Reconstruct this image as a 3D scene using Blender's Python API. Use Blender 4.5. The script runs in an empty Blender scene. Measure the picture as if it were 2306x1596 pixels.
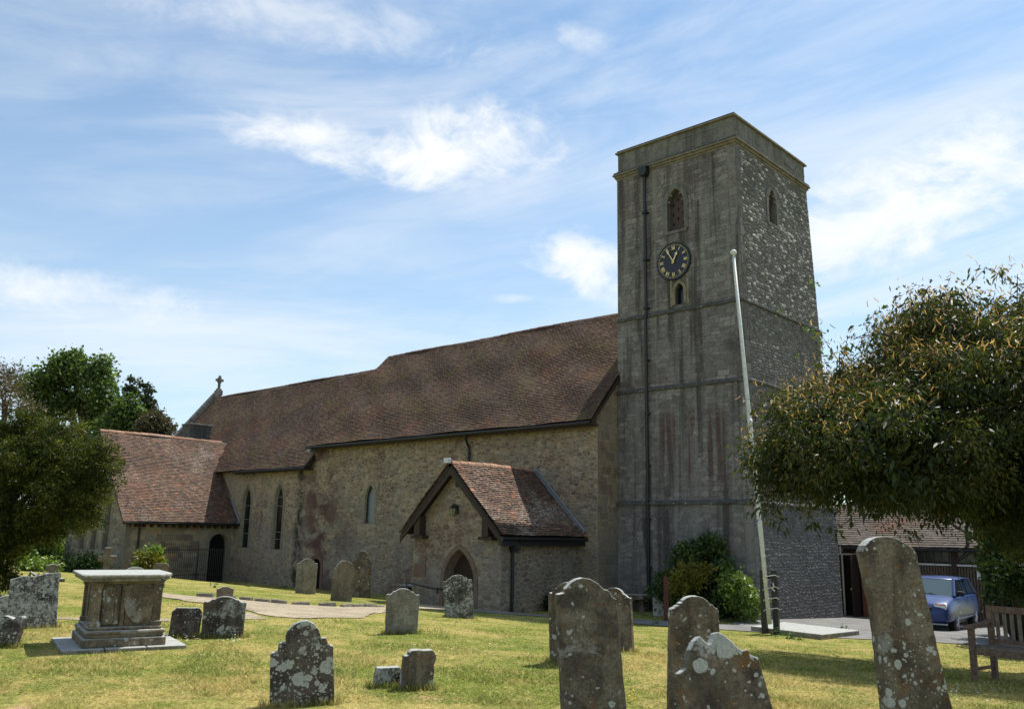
import bpy, bmesh, math, random
import numpy as np
from mathutils import Vector, Matrix
S = bpy.context.scene
COL = S.collection
rnd = random.Random(7)
RN = np.random.RandomState(11)
rad = math.radians

# ------------------------------------------------------------------ camera
FPX, CX, CY, IMW = 1954.2, 1152.5, 798.0, 2305.0      # focal length and centre in reference pixels
EYE = np.array([13.147, -25.308, 2.45])
def _cd(x, y):
    d = np.array([x - CX, -(y - CY), -FPX]); return d / np.linalg.norm(d)
_dn = _cd(-1000, 1160); _dp = _cd(3000, 1234)
_X = -_dn; _Y = _dp - (_dp @ _X) * _X; _Y /= np.linalg.norm(_Y); _Z = np.cross(_X, _Y)
ROT = np.array([_X, _Y, _Z])
cam_d = bpy.data.cameras.new('camera'); cam = bpy.data.objects.new('camera', cam_d); COL.objects.link(cam)
cam_d.sensor_width = 36; cam_d.lens = 36 * FPX / IMW; cam_d.clip_start = .1; cam_d.clip_end = 3000
M4 = Matrix([list(ROT[i]) + [float(EYE[i])] for i in range(3)] + [[0, 0, 0, 1]])
cam.matrix_world = M4
S.camera = cam
FWD = ROT @ np.array([0, 0, -1.])
def ray(x, y): return ROT @ _cd(x, y)
def proj(p):
    q = ROT.T @ (np.array(p, float) - EYE); return CX + FPX * q[0] / -q[2], CY - FPX * q[1] / -q[2], -q[2]
def gz(x, y):                                          # height of the ground
    z = max(-.4, -.045 * y) if y > 0 else (min(.8, .072 * (-4 - y)) if y < -4 else 0.)
    a = min(1, max(0, (-12 - x) / 6)); b = min(1, max(0, (y + 5) / 2.5))
    return z - .22 * a * b
def G(x, y):                                           # where the line of sight meets the ground
    r = ray(x, y); t = 4.
    while t < 150:
        p = EYE + t * r
        if p[2] <= gz(p[0], p[1]): return p
        t += .02
    return p
def at_depth(x, d):                                    # ground point in column x at a depth
    r = ray(x, 1205); p = EYE + r * d / (r @ FWD); p[2] = gz(p[0], p[1]); return p
def on(x, y, ax, v):
    r = ray(x, y); return EYE + (v - EYE[ax]) / r[ax] * r

# ------------------------------------------------------------------ world, sun, exposure
SUN_DIR = Vector((.048, .555, 1.0)).normalized()
W = bpy.data.worlds.new('World'); S.world = W; W.use_nodes = True
S.view_settings.view_transform = 'Standard'; S.view_settings.look = 'None'
S.view_settings.exposure = .45; S.view_settings.gamma = 1; S.view_settings.use_curve_mapping = False
SKY_STRENGTH = .13; SUN_STRENGTH = 4.6
sun_d = bpy.data.lights.new('sun', 'SUN'); sun_d.energy = SUN_STRENGTH; sun_d.angle = rad(.53); sun_d.color = (1, .955, .88)
sun = bpy.data.objects.new('sun', sun_d); COL.objects.link(sun)
sun.rotation_euler = SUN_DIR.to_track_quat('Z', 'Y').to_euler()

class NT:
    def __init__(s, tree): s.t = tree; s.L = tree.links
    def n(s, typ, props=None, **ins):
        nd = s.t.nodes.new(typ)
        for k, v in (props or {}).items(): setattr(nd, k, v)
        for k, v in ins.items():
            if k[0] == 'i' and k[1:].isdigit(): sock = nd.inputs[int(k[1:])]
            else: sock = nd.inputs[k.replace('_', ' ')]
            s.set(sock, v)
        return nd
    def set(s, sock, v):
        if hasattr(v, 'is_output'): s.L.new(v, sock)
        elif isinstance(v, bpy.types.Node): s.L.new(v.outputs[0], sock)
        elif isinstance(v, (tuple, list)) and len(v) == 3 and sock.type == 'RGBA': sock.default_value = (*v, 1)
        else: sock.default_value = v
    def math(s, op, a, b=0., clamp=False, c=0.):
        nd = s.t.nodes.new('ShaderNodeMath'); nd.operation = op; nd.use_clamp = clamp
        s.set(nd.inputs[0], a); s.set(nd.inputs[1], b); s.set(nd.inputs[2], c); return nd.outputs[0]
    def vm(s, op, a, b=(0, 0, 0)):
        nd = s.t.nodes.new('ShaderNodeVectorMath'); nd.operation = op
        s.set(nd.inputs[0], a)
        if op == 'SCALE': s.set(nd.inputs['Scale'], b)
        else: s.set(nd.inputs[1], b)
        return nd.outputs['Value'] if op in ('DOT_PRODUCT', 'LENGTH', 'DISTANCE') else nd.outputs[0]
    def mix(s, f, a, b, mode='MIX'):
        nd = s.t.nodes.new('ShaderNodeMix'); nd.data_type = 'RGBA'; nd.blend_type = mode; nd.clamp_factor = True
        s.set(nd.inputs[0], f); s.set(nd.inputs[6], a); s.set(nd.inputs[7], b); return nd.outputs[2]
    def ramp(s, f, lo, hi, a=0., b=1.):                # smooth map of f from lo..hi to a..b
        nd = s.t.nodes.new('ShaderNodeMapRange'); nd.interpolation_type = 'SMOOTHSTEP'
        s.set(nd.inputs[0], f); nd.inputs[1].default_value = lo; nd.inputs[2].default_value = hi
        nd.inputs[3].default_value = a; nd.inputs[4].default_value = b; return nd.outputs[0]
    def noise(s, v, scale, detail=4., rough=.55, dist=0., off=None):
        if off is not None: v = s.vm('ADD', v, off)
        nd = s.n('ShaderNodeTexNoise', Vector=v, Scale=scale, Detail=detail, Roughness=rough, Distortion=dist)
        return nd.outputs[0]
    def cr(s, f, stops):
        nd = s.t.nodes.new('ShaderNodeValToRGB'); s.set(nd.inputs[0], f); e = nd.color_ramp.elements
        while len(e) < len(stops): e.new(.5)
        for i, (p, c) in enumerate(stops): e[i].position = p; e[i].color = (*c, 1)
        return nd.outputs[0]
    def sc(s, v, xyz): return s.vm('MULTIPLY', v, xyz)

def build_world():
    t = NT(W.node_tree); t.t.nodes.clear()
    out = t.n('ShaderNodeOutputWorld'); bg = t.n('ShaderNodeBackground')
    sky = t.n('ShaderNodeTexSky', dict(sky_type='NISHITA', sun_disc=False, sun_elevation=math.asin(SUN_DIR.z),
              sun_rotation=math.atan2(SUN_DIR.x, SUN_DIR.y), air_density=1., dust_density=.6, ozone_density=1.4, altitude=50))
    co = t.n('ShaderNodeTexCoord').outputs['Generated']
    d = t.vm('NORMALIZE', co)
    z = t.n('ShaderNodeSeparateXYZ', i0=d).outputs[2]
    # cirrus laid on a flat layer high above, stretched along the wind
    zc = t.math('MAXIMUM', z, .06)
    inv = t.math('DIVIDE', 1., t.math('ADD', zc, .12))
    pl = t.vm('SCALE', d, inv)
    a0 = Vector(ray(1700, 520)) - Vector(ray(600, 700)); a0.normalize(); a1 = Vector((0, 0, 1)) - a0 * a0.z; a1.normalize(); a2 = a0.cross(a1)
    q = t.n('ShaderNodeCombineXYZ', X=t.vm('DOT_PRODUCT', d, tuple(a0)), Y=t.vm('DOT_PRODUCT', d, tuple(a1)), Z=t.vm('DOT_PRODUCT', d, tuple(a2))).outputs[0]
    c1 = t.noise(t.sc(q, (1.6, 6.5, 1.6)), 1., 7, .58, 1.2, off=(2.3, 1.1, .4)); c2 = t.noise(t.sc(q, (5., 22., 5.)), 1., 6, .6, .9)
    c3 = t.noise(t.sc(pl, (1, 1, 1)), 1.1, 4, .5, .6)
    cir = t.math('ADD', t.math('MULTIPLY', c1, .72), t.math('MULTIPLY', c2, .28))
    veil = t.math('MULTIPLY', t.ramp(cir, .34, .70), t.ramp(c3, .28, .6, .45, 1.))
    dens = t.math('ADD', .09, t.math('MULTIPLY', veil, .53))
    # named cloud banks, each round its own direction in the sky
    fine = t.noise(t.sc(d, (1, 1, 1.6)), 11., 9, .62, .6); fin2 = t.noise(t.sc(d, (1, 1, 1.8)), 30., 6, .6, .3)
    fb = t.math('ADD', t.math('MULTIPLY', fine, .75), t.math('MULTIPLY', fin2, .25))
    for (px, py, wx, wy, ang, amt, lo) in [(1050, 325, 230, 105, -4, 1.1, .27), (730, 320, 250, 66, 14, 1., .29), (1310, 590, 150, 80, 12, 1., .32),
                                       (1400, 655, 170, 50, 5, .8, .34), (1990, 480, 290, 140, -24, 1., .30), (2230, 390, 200, 110, -40, .9, .32),
                                       (150, 655, 340, 58, 8, .7, .33), (760, 60, 520, 75, 6, .5, .34), (1320, 90, 90, 40, 15, .5, .36), (1150, 670, 90, 16, 0, .5, .36)]:
        c = Vector(ray(px, py)); ax = Vector(ray(px + 50 * math.cos(rad(ang)), py + 50 * math.sin(rad(ang)))) - c; ax.normalize()
        ay = c.cross(ax).normalized()
        u = t.math('DIVIDE', t.vm('DOT_PRODUCT', d, tuple(ax)), wx / FPX * .95)
        u = t.math('SUBTRACT', u, c.dot(ax) / (wx / FPX * .95)); v = t.math('DIVIDE', t.vm('DOT_PRODUCT', d, tuple(ay)), wy / FPX * .95)
        front = t.ramp(t.vm('DOT_PRODUCT', d, tuple(c)), .7, .8)
        q = t.math('ADD', t.math('MULTIPLY', u, u), t.math('MULTIPLY', v, v))
        m = t.math('SUBTRACT', 1., t.math('MULTIPLY', q, .62), clamp=True)
        e = t.math('ADD', t.math('MULTIPLY', m, .36), t.math('SUBTRACT', fb, .36))
        e = t.math('MULTIPLY', t.ramp(e, lo - .05, lo + .33), t.math('MULTIPLY', t.ramp(m, 0., .35), front))
        dens = t.math('ADD', dens, t.math('MULTIPLY', t.math('SUBTRACT', 1., dens), t.math('MULTIPLY', e, amt, clamp=True)))
    # low sky turns milky
    low = t.ramp(z, .0, .62, 1., 0.)
    dens = t.math('ADD', dens, t.math('MULTIPLY', t.math('SUBTRACT', 1., dens), t.math('MULTIPLY', low, .30)))
    col = t.vm('SCALE', sky.outputs[0], SKY_STRENGTH)
    col = t.mix(1., col, (.605, .85, .925), 'MULTIPLY')
    fin = t.mix(dens, col, (.745, .765, .775))
    t.L.new(fin, bg.inputs[0]); bg.inputs[1].default_value = 1.
    t.L.new(bg.outputs[0], out.inputs[0])
build_world()

# ------------------------------------------------------------------ materials
MATS = {}
def material(name, fn):
    m = bpy.data.materials.new(name); m.use_nodes = True; t = NT(m.node_tree); t.t.nodes.clear()
    out = t.n('ShaderNodeOutputMaterial'); p = t.n('ShaderNodeBsdfPrincipled')
    r = fn(t, p) or {}
    t.L.new(r.get('surf', p.outputs[0]), out.inputs[0])
    MATS[name] = m; return m
def bump(t, p, h, s=.4, d=.02):
    b = t.n('ShaderNodeBump', Height=h, Strength=s, Distance=d); t.L.new(b.outputs[0], p.inputs['Normal'])
def pos(t): return t.n('ShaderNodeNewGeometry').outputs['Position']
def sxyz(t, v):
    s = t.n('ShaderNodeSeparateXYZ', i0=v); return s.outputs
def tint(t): return t.n('ShaderNodeAttribute', dict(attribute_name='tint')).outputs['Fac']
def plain(name, c, rough=.8, metal=0., spec=.3, var=.12, sc=12.):
    def f(t, p):
        n = t.noise(t.n('ShaderNodeTexCoord').outputs['Object'], sc, 5)
        k = t.ramp(n, .3, .7, 1 - var, 1 + var)
        t.L.new(t.vm('SCALE', c, k), p.inputs['Base Color'])
        p.inputs['Roughness'].default_value = rough; p.inputs['Metallic'].default_value = metal
        p.inputs['Specular IOR Level'].default_value = spec
        if rough > .5: bump(t, p, n, .25, .01)
    return material(name, f)
def wall_fn(stops, mortar=None, stain=(.5, .5), warm=.0, streak=0., red=.0, white=0., grey=(.165, .158, .15), low=2.2, bs=.5):
    """stone or mortar: stones take their own tint, the wall carries weather stains that stay put"""
    def f(t, p):
        P = pos(t); x, y, z = sxyz(t, P)
        if mortar: c = t.mix(t.ramp(t.noise(P, 5., 4), .35, .65), mortar, tuple(k * .72 for k in mortar))
        else: c = t.cr(tint(t), stops)
        fine = t.noise(P, 26., 6, .65); c = t.vm('SCALE', c, t.ramp(fine, .25, .75, .62, 1.36))
        med = t.noise(P, 1.1, 5, .6)
        # warm honey stone near the eaves, grey lichen film lower down
        gm = t.math('ADD', t.ramp(z, low, low + 3.6, .62, 0.), t.ramp(med, .4, .65, -.25, .55), clamp=True)
        c = t.mix(t.math('MULTIPLY', gm, stain[0]), c, grey)
        dk = t.noise(P, .55, 6, .65, .4, off=(13, 7, 3))
        c = t.mix(t.math('MULTIPLY', t.ramp(dk, .52, .72), stain[1]), c, (.055, .05, .047))
        if red:
            rn = t.noise(P, .33, 5, .6, .5, off=(3.7, 1.2, 9.4)); rm = t.math('MULTIPLY', t.ramp(rn, .50, .64), t.ramp(t.noise(P, 3.4, 4), .38, .6))
            c = t.mix(t.math('MULTIPLY', rm, red), c, (.115, .058, .05))
        if red and low > .5:                             # damp red-brown algae beside the chancel joint and under the nave pipe
            for xc, w_, k_ in ((-21.3, 1.9, 1.), (-12.2, .9, .6), (-9.9, .9, .35)):
                gq = t.math('DIVIDE', t.math('SUBTRACT', x, xc), w_); gm_ = t.math('SUBTRACT', 1., t.math('MULTIPLY', gq, gq), clamp=True)
                gm_ = t.math('MULTIPLY', gm_, t.ramp(t.noise(P, 1.0, 6, .65, .6, off=(8, 3, 1)), .40, .60)); c = t.mix(t.math('MULTIPLY', gm_, k_), c, (.095, .052, .046))
            gq = t.math('DIVIDE', t.math('SUBTRACT', x, -23.0), .45); gm_ = t.math('MULTIPLY', t.math('SUBTRACT', 1., t.math('MULTIPLY', gq, gq), clamp=True), t.ramp(t.noise(P, 1.6, 6, .7, .6), .38, .58)); c = t.mix(gm_, c, (.03, .028, .025))
        if streak:
            sx_ = t.noise(t.n('ShaderNodeCombineXYZ', X=x, Y=0., Z=t.math('MULTIPLY', z, .05)).outputs[0], 2.6, 2, .5); inz = t.math('MULTIPLY', t.ramp(z, 3.6, 4.6), t.ramp(z, 6.9, 6.2)); inx = t.math('MULTIPLY', t.ramp(x, -3.6, -3.2), t.ramp(x, -.7, -1.1))
            c = t.mix(t.math('MULTIPLY', t.math('MULTIPLY', inz, inx), t.ramp(sx_, .47, .56, 0, .75)), c, (.085, .042, .036))
            sn = t.noise(t.sc(P, (2.6, 2.6, .16)), 1.15, 5, .6, .25); c = t.mix(t.math('MULTIPLY', t.ramp(sn, .47, .66), streak), c, (.062, .052, .05))
            s2 = t.noise(t.sc(P, (3.6, 3.6, .12)), 1., 4, .5, .2, off=(5, 5, 5)); c = t.mix(t.math('MULTIPLY', t.ramp(s2, .52, .7), streak * .7), c, (.24, .235, .21))
        if white:
            wn = t.noise(P, 13., 3, .5, off=(1, 2, 3)); c = t.mix(t.math('MULTIPLY', t.ramp(wn, .64, .72), white), c, (.42, .42, .40))
        t.L.new(c, p.inputs['Base Color']); p.inputs['Roughness'].default_value = .92; p.inputs['Specular IOR Level'].default_value = .15
        hb = t.math('ADD', t.math('MULTIPLY', t.noise(P, 60., 4), .4), t.math('MULTIPLY', t.noise(P, 14., 4), .8))
        bump(t, p, hb, bs, .02)
    return f
NAVE = [(0., (.14, .108, .08)), (.3, (.21, .165, .113)), (.6, (.28, .222, .145)), (.8, (.20, .17, .138)), (.92, (.34, .215, .115)), (1., (.38, .345, .27))]
TOWS = [(0., (.14, .127, .12)), (.4, (.19, .172, .163)), (.8, (.215, .196, .184)), (1., (.28, .257, .24))]
TOWW = [(0., (.105, .098, .092)), (.45, (.15, .142, .133)), (.70, (.20, .19, .178)), (.86, (.34, .33, .31)), (1., (.62, .61, .58))]
TRAN = [(0., (.14, .11, .09)), (.35, (.25, .20, .13)), (.6, (.36, .30, .19)), (.8, (.20, .18, .16)), (.93, (.34, .19, .09)), (1., (.40, .37, .29))]
material('nave_stone', wall_fn(NAVE, stain=(.6, .5), red=.7, low=1.4, bs=.6))
material('nave_mortar', wall_fn(None, (.375, .30, .215), stain=(.5, .4), red=.4, low=1.4))
material('tower_south_stone', wall_fn(TOWS, stain=(.35, .55), streak=.85, red=.45, white=.4, low=0))
material('tower_south_mortar', wall_fn(None, (.186, .169, .158), stain=(.35, .55), streak=.85, red=.25, white=.3, low=0))
material('tower_west_stone', wall_fn(TOWW, stain=(.3, .3), white=.3, low=0))
material('tower_west_mortar', wall_fn(None, (.15, .143, .132), stain=(.3, .4), low=0))
material('transept_stone', wall_fn(TRAN, stain=(.35, .3), low=-.5))
material('transept_mortar', wall_fn(None, (.30, .27, .2), stain=(.4, .3), low=-.5))
material('dressed_stone', wall_fn(None, (.26, .225, .155), stain=(.5, .3), low=1.))
material('band_stone', wall_fn(None, (.10, .098, .09), stain=(.4, .7), white=.9, low=0))
material('parapet_stone', wall_fn(None, (.19, .182, .162), stain=(.3, .55), streak=.5, low=0))
material('cornice_stone', wall_fn(None, (.225, .195, .15), stain=(.1, .35), low=0))
material('red_patch_stone', wall_fn([(0., (.15, .08, .06)), (1., (.24, .13, .09))], stain=(.3, .2), low=0))

material('red_patch_stone_soft', wall_fn(None, (.20, .14, .095), stain=(.3, .35), low=0))
def tile_fn(stops, lich=.5, moss=.0, fine_sc=18.):
    def f(t, p):
        P = pos(t); c = t.cr(tint(t), stops)
        c = t.vm('SCALE', c, t.ramp(t.noise(P, fine_sc, 5, .6), .3, .7, .68, 1.3))
        big = t.noise(P, .32, 4, .6, .4); c = t.mix(t.ramp(big, .45, .68, 0, .45), c, (.06, .042, .034)); c = t.mix(t.ramp(t.noise(P, .5, 4, .6, .3, off=(6, 1, 3)), .5, .7, 0, .45), c, (.20, .085, .05))
        if lich:
            l = t.math('ADD', t.math('MULTIPLY', t.noise(P, 15., 4, .65, .6), .6), t.math('MULTIPLY', t.noise(P, .7, 3), .4)); c = t.mix(t.math('MULTIPLY', t.ramp(l, .53, .62), lich), c, (.45, .40, .33))
        if moss:
            l = t.noise(P, .8, 5, .6, .2, off=(4, 4, 4)); c = t.mix(t.math('MULTIPLY', t.ramp(l, .5, .62), moss), c, (.16, .125, .05))
        t.L.new(c, p.inputs['Base Color']); p.inputs['Roughness'].default_value = .85; p.inputs['Specular IOR Level'].default_value = .2
        bump(t, p, t.noise(P, 40., 4), .4, .01)
    return f
OLD = [(0., (.075, .050, .040)), (.35, (.122, .082, .058)), (.7, (.158, .100, .07)), (.93, (.21, .125, .09)), (.985, (.26, .13, .08)), (1., (.40, .15, .08))]
NVT = [(0., (.085, .052, .038)), (.4, (.108, .069, .049)), (.8, (.132, .083, .057)), (1., (.19, .112, .068))]
material('nave_tile', tile_fn(NVT, .12, .35)); material('transept_tile', tile_fn(OLD, .4)); material('porch_tile', tile_fn(OLD, .8))
material('hall_tile', tile_fn([(0., (.085, .07, .058)), (1., (.135, .11, .088))], .0))
material('ridge_tile', tile_fn([(0., (.30, .17, .11)), (1., (.46, .27, .18))], .5)); material('ridge_tile_dark', tile_fn([(0., (.10, .06, .045)), (1., (.2, .11, .08))], .35))
plain('roof_underlay', (.03, .022, .018)); plain('black_iron', (.012, .012, .013), .45, 0, .5); plain('dark_timber', (.045, .03, .022), .75)
plain('lead', (.22, .23, .25), .55, .3, .5); plain('lead_bright', (.55, .56, .58), .5, .2, .5); plain('door_wood', (.032, .019, .014), .8)
plain('white_paint', (.62, .63, .60), .5); plain('rope', (.55, .54, .5), .9); plain('rust_post', (.10, .036, .024), .7); plain('bench_wood', (.16, .10, .07), .7, var=.35, sc=20)
plain('bench_slat_wood', (.17, .135, .10), .75, var=.3, sc=25)
plain('gold', (.78, .62, .30), .45, .0, .6); plain('clock_blue', (.006, .007, .012), .35, 0, .5, var=.02); plain('louvre_brown', (.075, .05, .042), .7)
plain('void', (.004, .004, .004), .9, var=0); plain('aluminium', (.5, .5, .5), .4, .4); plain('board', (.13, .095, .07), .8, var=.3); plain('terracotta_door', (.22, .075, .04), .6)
plain('bark', (.07, .05, .037), .95, var=.4, sc=9); plain('bark_dark', (.03, .024, .02), .95, var=.4); plain('kerb', (.2, .18, .14), .95, var=.35)
plain('tyre', (.012, .012, .012), .8); plain('alloy', (.35, .36, .38), .35, .8); plain('headlamp_glass', (.7, .72, .75), .1, 0, .8); plain('amber', (.55, .07, .03), .3)
plain('car_black', (.015, .015, .017), .5)
def glass_fn(c, r=.08, lead=None):
    def f(t, p):
        P = t.n('ShaderNodeTexCoord').outputs['Object']
        col = c
        if lead:
            x, y, z = sxyz(t, P); k = lead
            a = t.math('ABSOLUTE', t.math('SUBTRACT', t.math('FRACT', t.math('MULTIPLY', t.math('ADD', x, z), k)), .5))
            b = t.math('ABSOLUTE', t.math('SUBTRACT', t.math('FRACT', t.math('MULTIPLY', t.math('SUBTRACT', x, z), k)), .5))
            m = t.math('GREATER_THAN', t.math('MAXIMUM', a, b), .45); col = t.mix(m, c, tuple(q * .3 for q in c))
        t.set(p.inputs['Base Color'], col); p.inputs['Roughness'].default_value = r; p.inputs['Specular IOR Level'].default_value = .6
        bump(t, p, t.noise(P, 5., 2), .15, .02)
    return f
material('dark_glass', glass_fn((.008, .009, .011), .2)); material('leaded_glass', glass_fn((.15, .18, .19), .3, 9.)); material('car_glass', glass_fn((.02, .03, .034), .04)); material('windscreen_glass', glass_fn((.06, .09, .10), .08)); material('lantern_glass', glass_fn((.22, .21, .12), .25))
def carpaint(t, p):
    p.inputs['Base Color'].default_value = (.022, .045, .15, 1); p.inputs['Metallic'].default_value = .15; p.inputs['Roughness'].default_value = .32; p.inputs['Specular IOR Level'].default_value = .3; p.inputs['Coat Weight'].default_value = .25; p.inputs['Coat Roughness'].default_value = .06
material('car_paint', carpaint)

def grave_fn(base, dark, white_amt, rust, cell=9., cut=.34, rimw=.0, vein=.0, topz=0.):
    """weathered headstone: mottled stone with round pale lichens, rust-coloured lichen and dark algae"""
    def f(t, p):
        tc = t.n('ShaderNodeTexCoord').outputs['Object']; oi = t.n('ShaderNodeObjectInfo').outputs['Random']
        off = t.vm('SCALE', (37., 19., 53.), oi); P = t.vm('ADD', tc, off)
        x, y, z = sxyz(t, tc)
        c = t.mix(t.ramp(t.noise(P, 4., 6, .65, .3), .35, .65), base, dark)
        c = t.vm('SCALE', c, t.ramp(t.noise(P, 45., 6, .7), .25, .75, .55, 1.5))
        st = t.noise(t.sc(P, (9, 9, .9)), 1.2, 5, .6); c = t.mix(t.ramp(st, .5, .7, 0, .5), c, tuple(k * .45 for k in dark))
        if rust:
            r = t.noise(P, 6., 6, .7, .4, off=(7, 7, 7)); c = t.mix(t.math('MULTIPLY', t.ramp(r, .54, .68), rust), c, (.17, .085, .03))
        g = t.noise(P, 3., 6, .6, off=(2, 9, 2)); c = t.mix(t.ramp(g, .56, .7, 0, .45), c, (.10, .10, .06))
        # round crustose lichens
        wob = t.vm('SCALE', t.vm('SUBTRACT', t.n('ShaderNodeTexNoise', Vector=P, Scale=14., Detail=3.).outputs[1], (.5, .5, .5)), .055)
        Q = t.vm('ADD', P, wob)
        den = t.ramp(t.noise(P, 1.6, 3, .5, off=(1, 8, 4)), .36, .66, .25, 1.)
        allm = None
        for k, (s, cu) in enumerate([(cell, cut), (cell * 2.1, cut * .92), (cell * 4.5, cut * .8)]):
            v = t.n('ShaderNodeTexVoronoi', dict(feature='F1'), Vector=t.vm('ADD', Q, (k * 3., 1., 2.)), Scale=s)
            rr = t.math('MULTIPLY', sxyz(t, v.outputs['Color'])[0], t.math('MULTIPLY', den, cu * 1.25))
            m = t.ramp(t.math('SUBTRACT', rr, v.outputs['Distance']), -.004 * s / 9, .03)
            allm = m if allm is None else t.math('MAXIMUM', allm, m)
        big = t.noise(P, 2.2, 6, .65, .5, off=(4, 0, 4)); bm = t.ramp(big, .60 - .22 * vein, .66 - .16 * vein)
        bm = t.math('MULTIPLY', bm, t.ramp(t.noise(P, 22., 5, .7), .38, .6)) if vein else t.math('MULTIPLY', bm, .5)
        # pale crust along the weathered upper edge
        if topz:
            zz = t.math('ADD', z, t.math('MULTIPLY', t.math('SUBTRACT', t.noise(P, 5., 5, .6), .5), .5)); allm = t.math('MAXIMUM', allm, t.math('MULTIPLY', t.ramp(zz, topz, topz + .05), .9))
        allm = t.math('MAXIMUM', allm, t.math('MULTIPLY', bm, .9))
        nz = sxyz(t, t.n('ShaderNodeNewGeometry').outputs['Normal'])[2]
        top = t.math('MULTIPLY', t.ramp(nz, .25, .7), t.ramp(t.noise(P, 9., 4), .3, .5, .45, .95))
        allm = t.math('MAXIMUM', t.math('MULTIPLY', allm, white_amt), top)
        lc = t.mix(t.ramp(t.noise(P, 60., 4), .3, .7), (.30, .31, .29), (.46, .47, .44))
        c = t.mix(allm, c, lc)
        t.L.new(c, p.inputs['Base Color']); p.inputs['Roughness'].default_value = .95; p.inputs['Specular IOR Level'].default_value = .12
        h = t.math('ADD', t.math('MULTIPLY', t.noise(P, 70., 5, .6), .5), t.math('ADD', t.math('MULTIPLY', t.noise(P, 12., 5), .8), t.math('MULTIPLY', allm, .25)))
        bump(t, p, h, .55, .018)
    return f
material('grave_brown', grave_fn((.20, .165, .12), (.085, .068, .052), .95, .55, 5.5, .28))
material('grave_spotted', grave_fn((.185, .155, .115), (.075, .06, .048), .95, .75, 8., .34))
material('grave_spotted_few', grave_fn((.17, .145, .11), (.07, .058, .048), .95, .55, 4.6, .30))
material('grave_rust', grave_fn((.165, .135, .10), (.07, .055, .045), .95, .95, 5., .36, topz=.90))
material('grave_white', grave_fn((.12, .105, .09), (.05, .042, .038), .9, .35, 8., .55, vein=.35))
material('grave_mottled', grave_fn((.12, .11, .095), (.035, .033, .03), .92, .15, 12., .5, vein=.8))
material('grave_pale', grave_fn((.27, .24, .19), (.16, .14, .11), .5, .12, 12., .3))
material('grave_tan', grave_fn((.20, .165, .12), (.12, .095, .07), .4, .25, 12., .25))
material('tomb_stone', grave_fn((.21, .165, .11), (.10, .078, .055), .8, .4, 6., .34))
material('marble', grave_fn((.5, .5, .47), (.4, .4, .38), .3, .0, 12., .2))

def leaf_fn(stops, trans=.35, gloss=.25):
    def f(t, p):
        c = t.cr(tint(t), stops)
        p.inputs['Roughness'].default_value = .45; p.inputs['Specular IOR Level'].default_value = gloss
        t.L.new(c, p.inputs['Base Color'])
        tr = t.n('ShaderNodeBsdfTranslucent', Color=t.vm('MULTIPLY', c, (1.3, 1.45, .7)))
        m = t.n('ShaderNodeMixShader', i0=trans, i1=p.outputs[0], i2=tr.outputs[0]); return dict(surf=m.outputs[0])
    return f
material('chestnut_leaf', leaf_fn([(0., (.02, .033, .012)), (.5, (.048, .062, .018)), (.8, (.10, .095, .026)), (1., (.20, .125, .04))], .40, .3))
material('catkin', leaf_fn([(0., (.42, .20, .10)), (1., (.55, .36, .2))], .4, .1))
material('young_leaf', leaf_fn([(0., (.16, .11, .03)), (.5, (.26, .15, .05)), (1., (.38, .20, .09))], .45, .15))
material('yew_leaf', leaf_fn([(0., (.014, .024, .008)), (.5, (.045, .06, .013)), (.8, (.13, .13, .024)), (1., (.25, .22, .04))], .32, .2))
material('oak_leaf', leaf_fn([(0., (.035, .06, .022)), (.6, (.09, .135, .045)), (1., (.18, .23, .08))], .45, .25))
material('copper_leaf', leaf_fn([(0., (.05, .045, .028)), (1., (.15, .125, .075))], .2, .2))
material('conifer_leaf', leaf_fn([(0., (.02, .035, .018)), (1., (.07, .085, .045))], .25, .2))
material('laurel_leaf', leaf_fn([(0., (.018, .042, .010)), (.6, (.05, .095, .018)), (1., (.14, .20, .03))], .25, .55))
material('golden_leaf', leaf_fn([(0., (.10, .09, .012)), (1., (.24, .225, .035))], .3, .3))
material('bright_leaf', leaf_fn([(0., (.07, .13, .02)), (1., (.22, .29, .05))], .3, .5))
material('hedge_leaf', leaf_fn([(0., (.010, .022, .009)), (1., (.04, .065, .02))], .25, .08))
material('twig_leaf', leaf_fn([(0., (.10, .08, .055)), (1., (.2, .16, .1))], .2, .1))
material('daisy', leaf_fn([(0., (.7, .7, .66)), (1., (.8, .8, .76))], .2, .1)); material('dandelion', leaf_fn([(0., (.6, .42, .02)), (1., (.7, .5, .03))], .2, .1))

def grass_col(t, P):
    x, y, z = sxyz(t, P); P2 = t.n('ShaderNodeCombineXYZ', X=x, Y=y, Z=0.).outputs[0]
    a = t.noise(P2, .42, 5, .6, .4); b = t.noise(P2, 2.3, 5, .65, .3); s = t.math('ADD', t.math('MULTIPLY', a, .5), t.math('MULTIPLY', b, .5))
    c = t.mix(t.ramp(s, .41, .60), (.185, .222, .040), (.42, .345, .12))
    c = t.mix(t.ramp(t.noise(P2, .9, 4, .6, .2, off=(5, 5, 0)), .52, .7, 0, .6), c, (.15, .20, .04))
    pt = t.math('MULTIPLY', t.ramp(t.noise(P2, 2.2, 4, .6, .5, off=(9, 2, 0)), .61, .69), t.ramp(a, .42, .55))
    c = t.vm('SCALE', c, t.ramp(t.noise(P2, 11., 4, .7), .3, .7, .78, 1.2)); return t.mix(pt, c, (.45, .32, .17))
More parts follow.
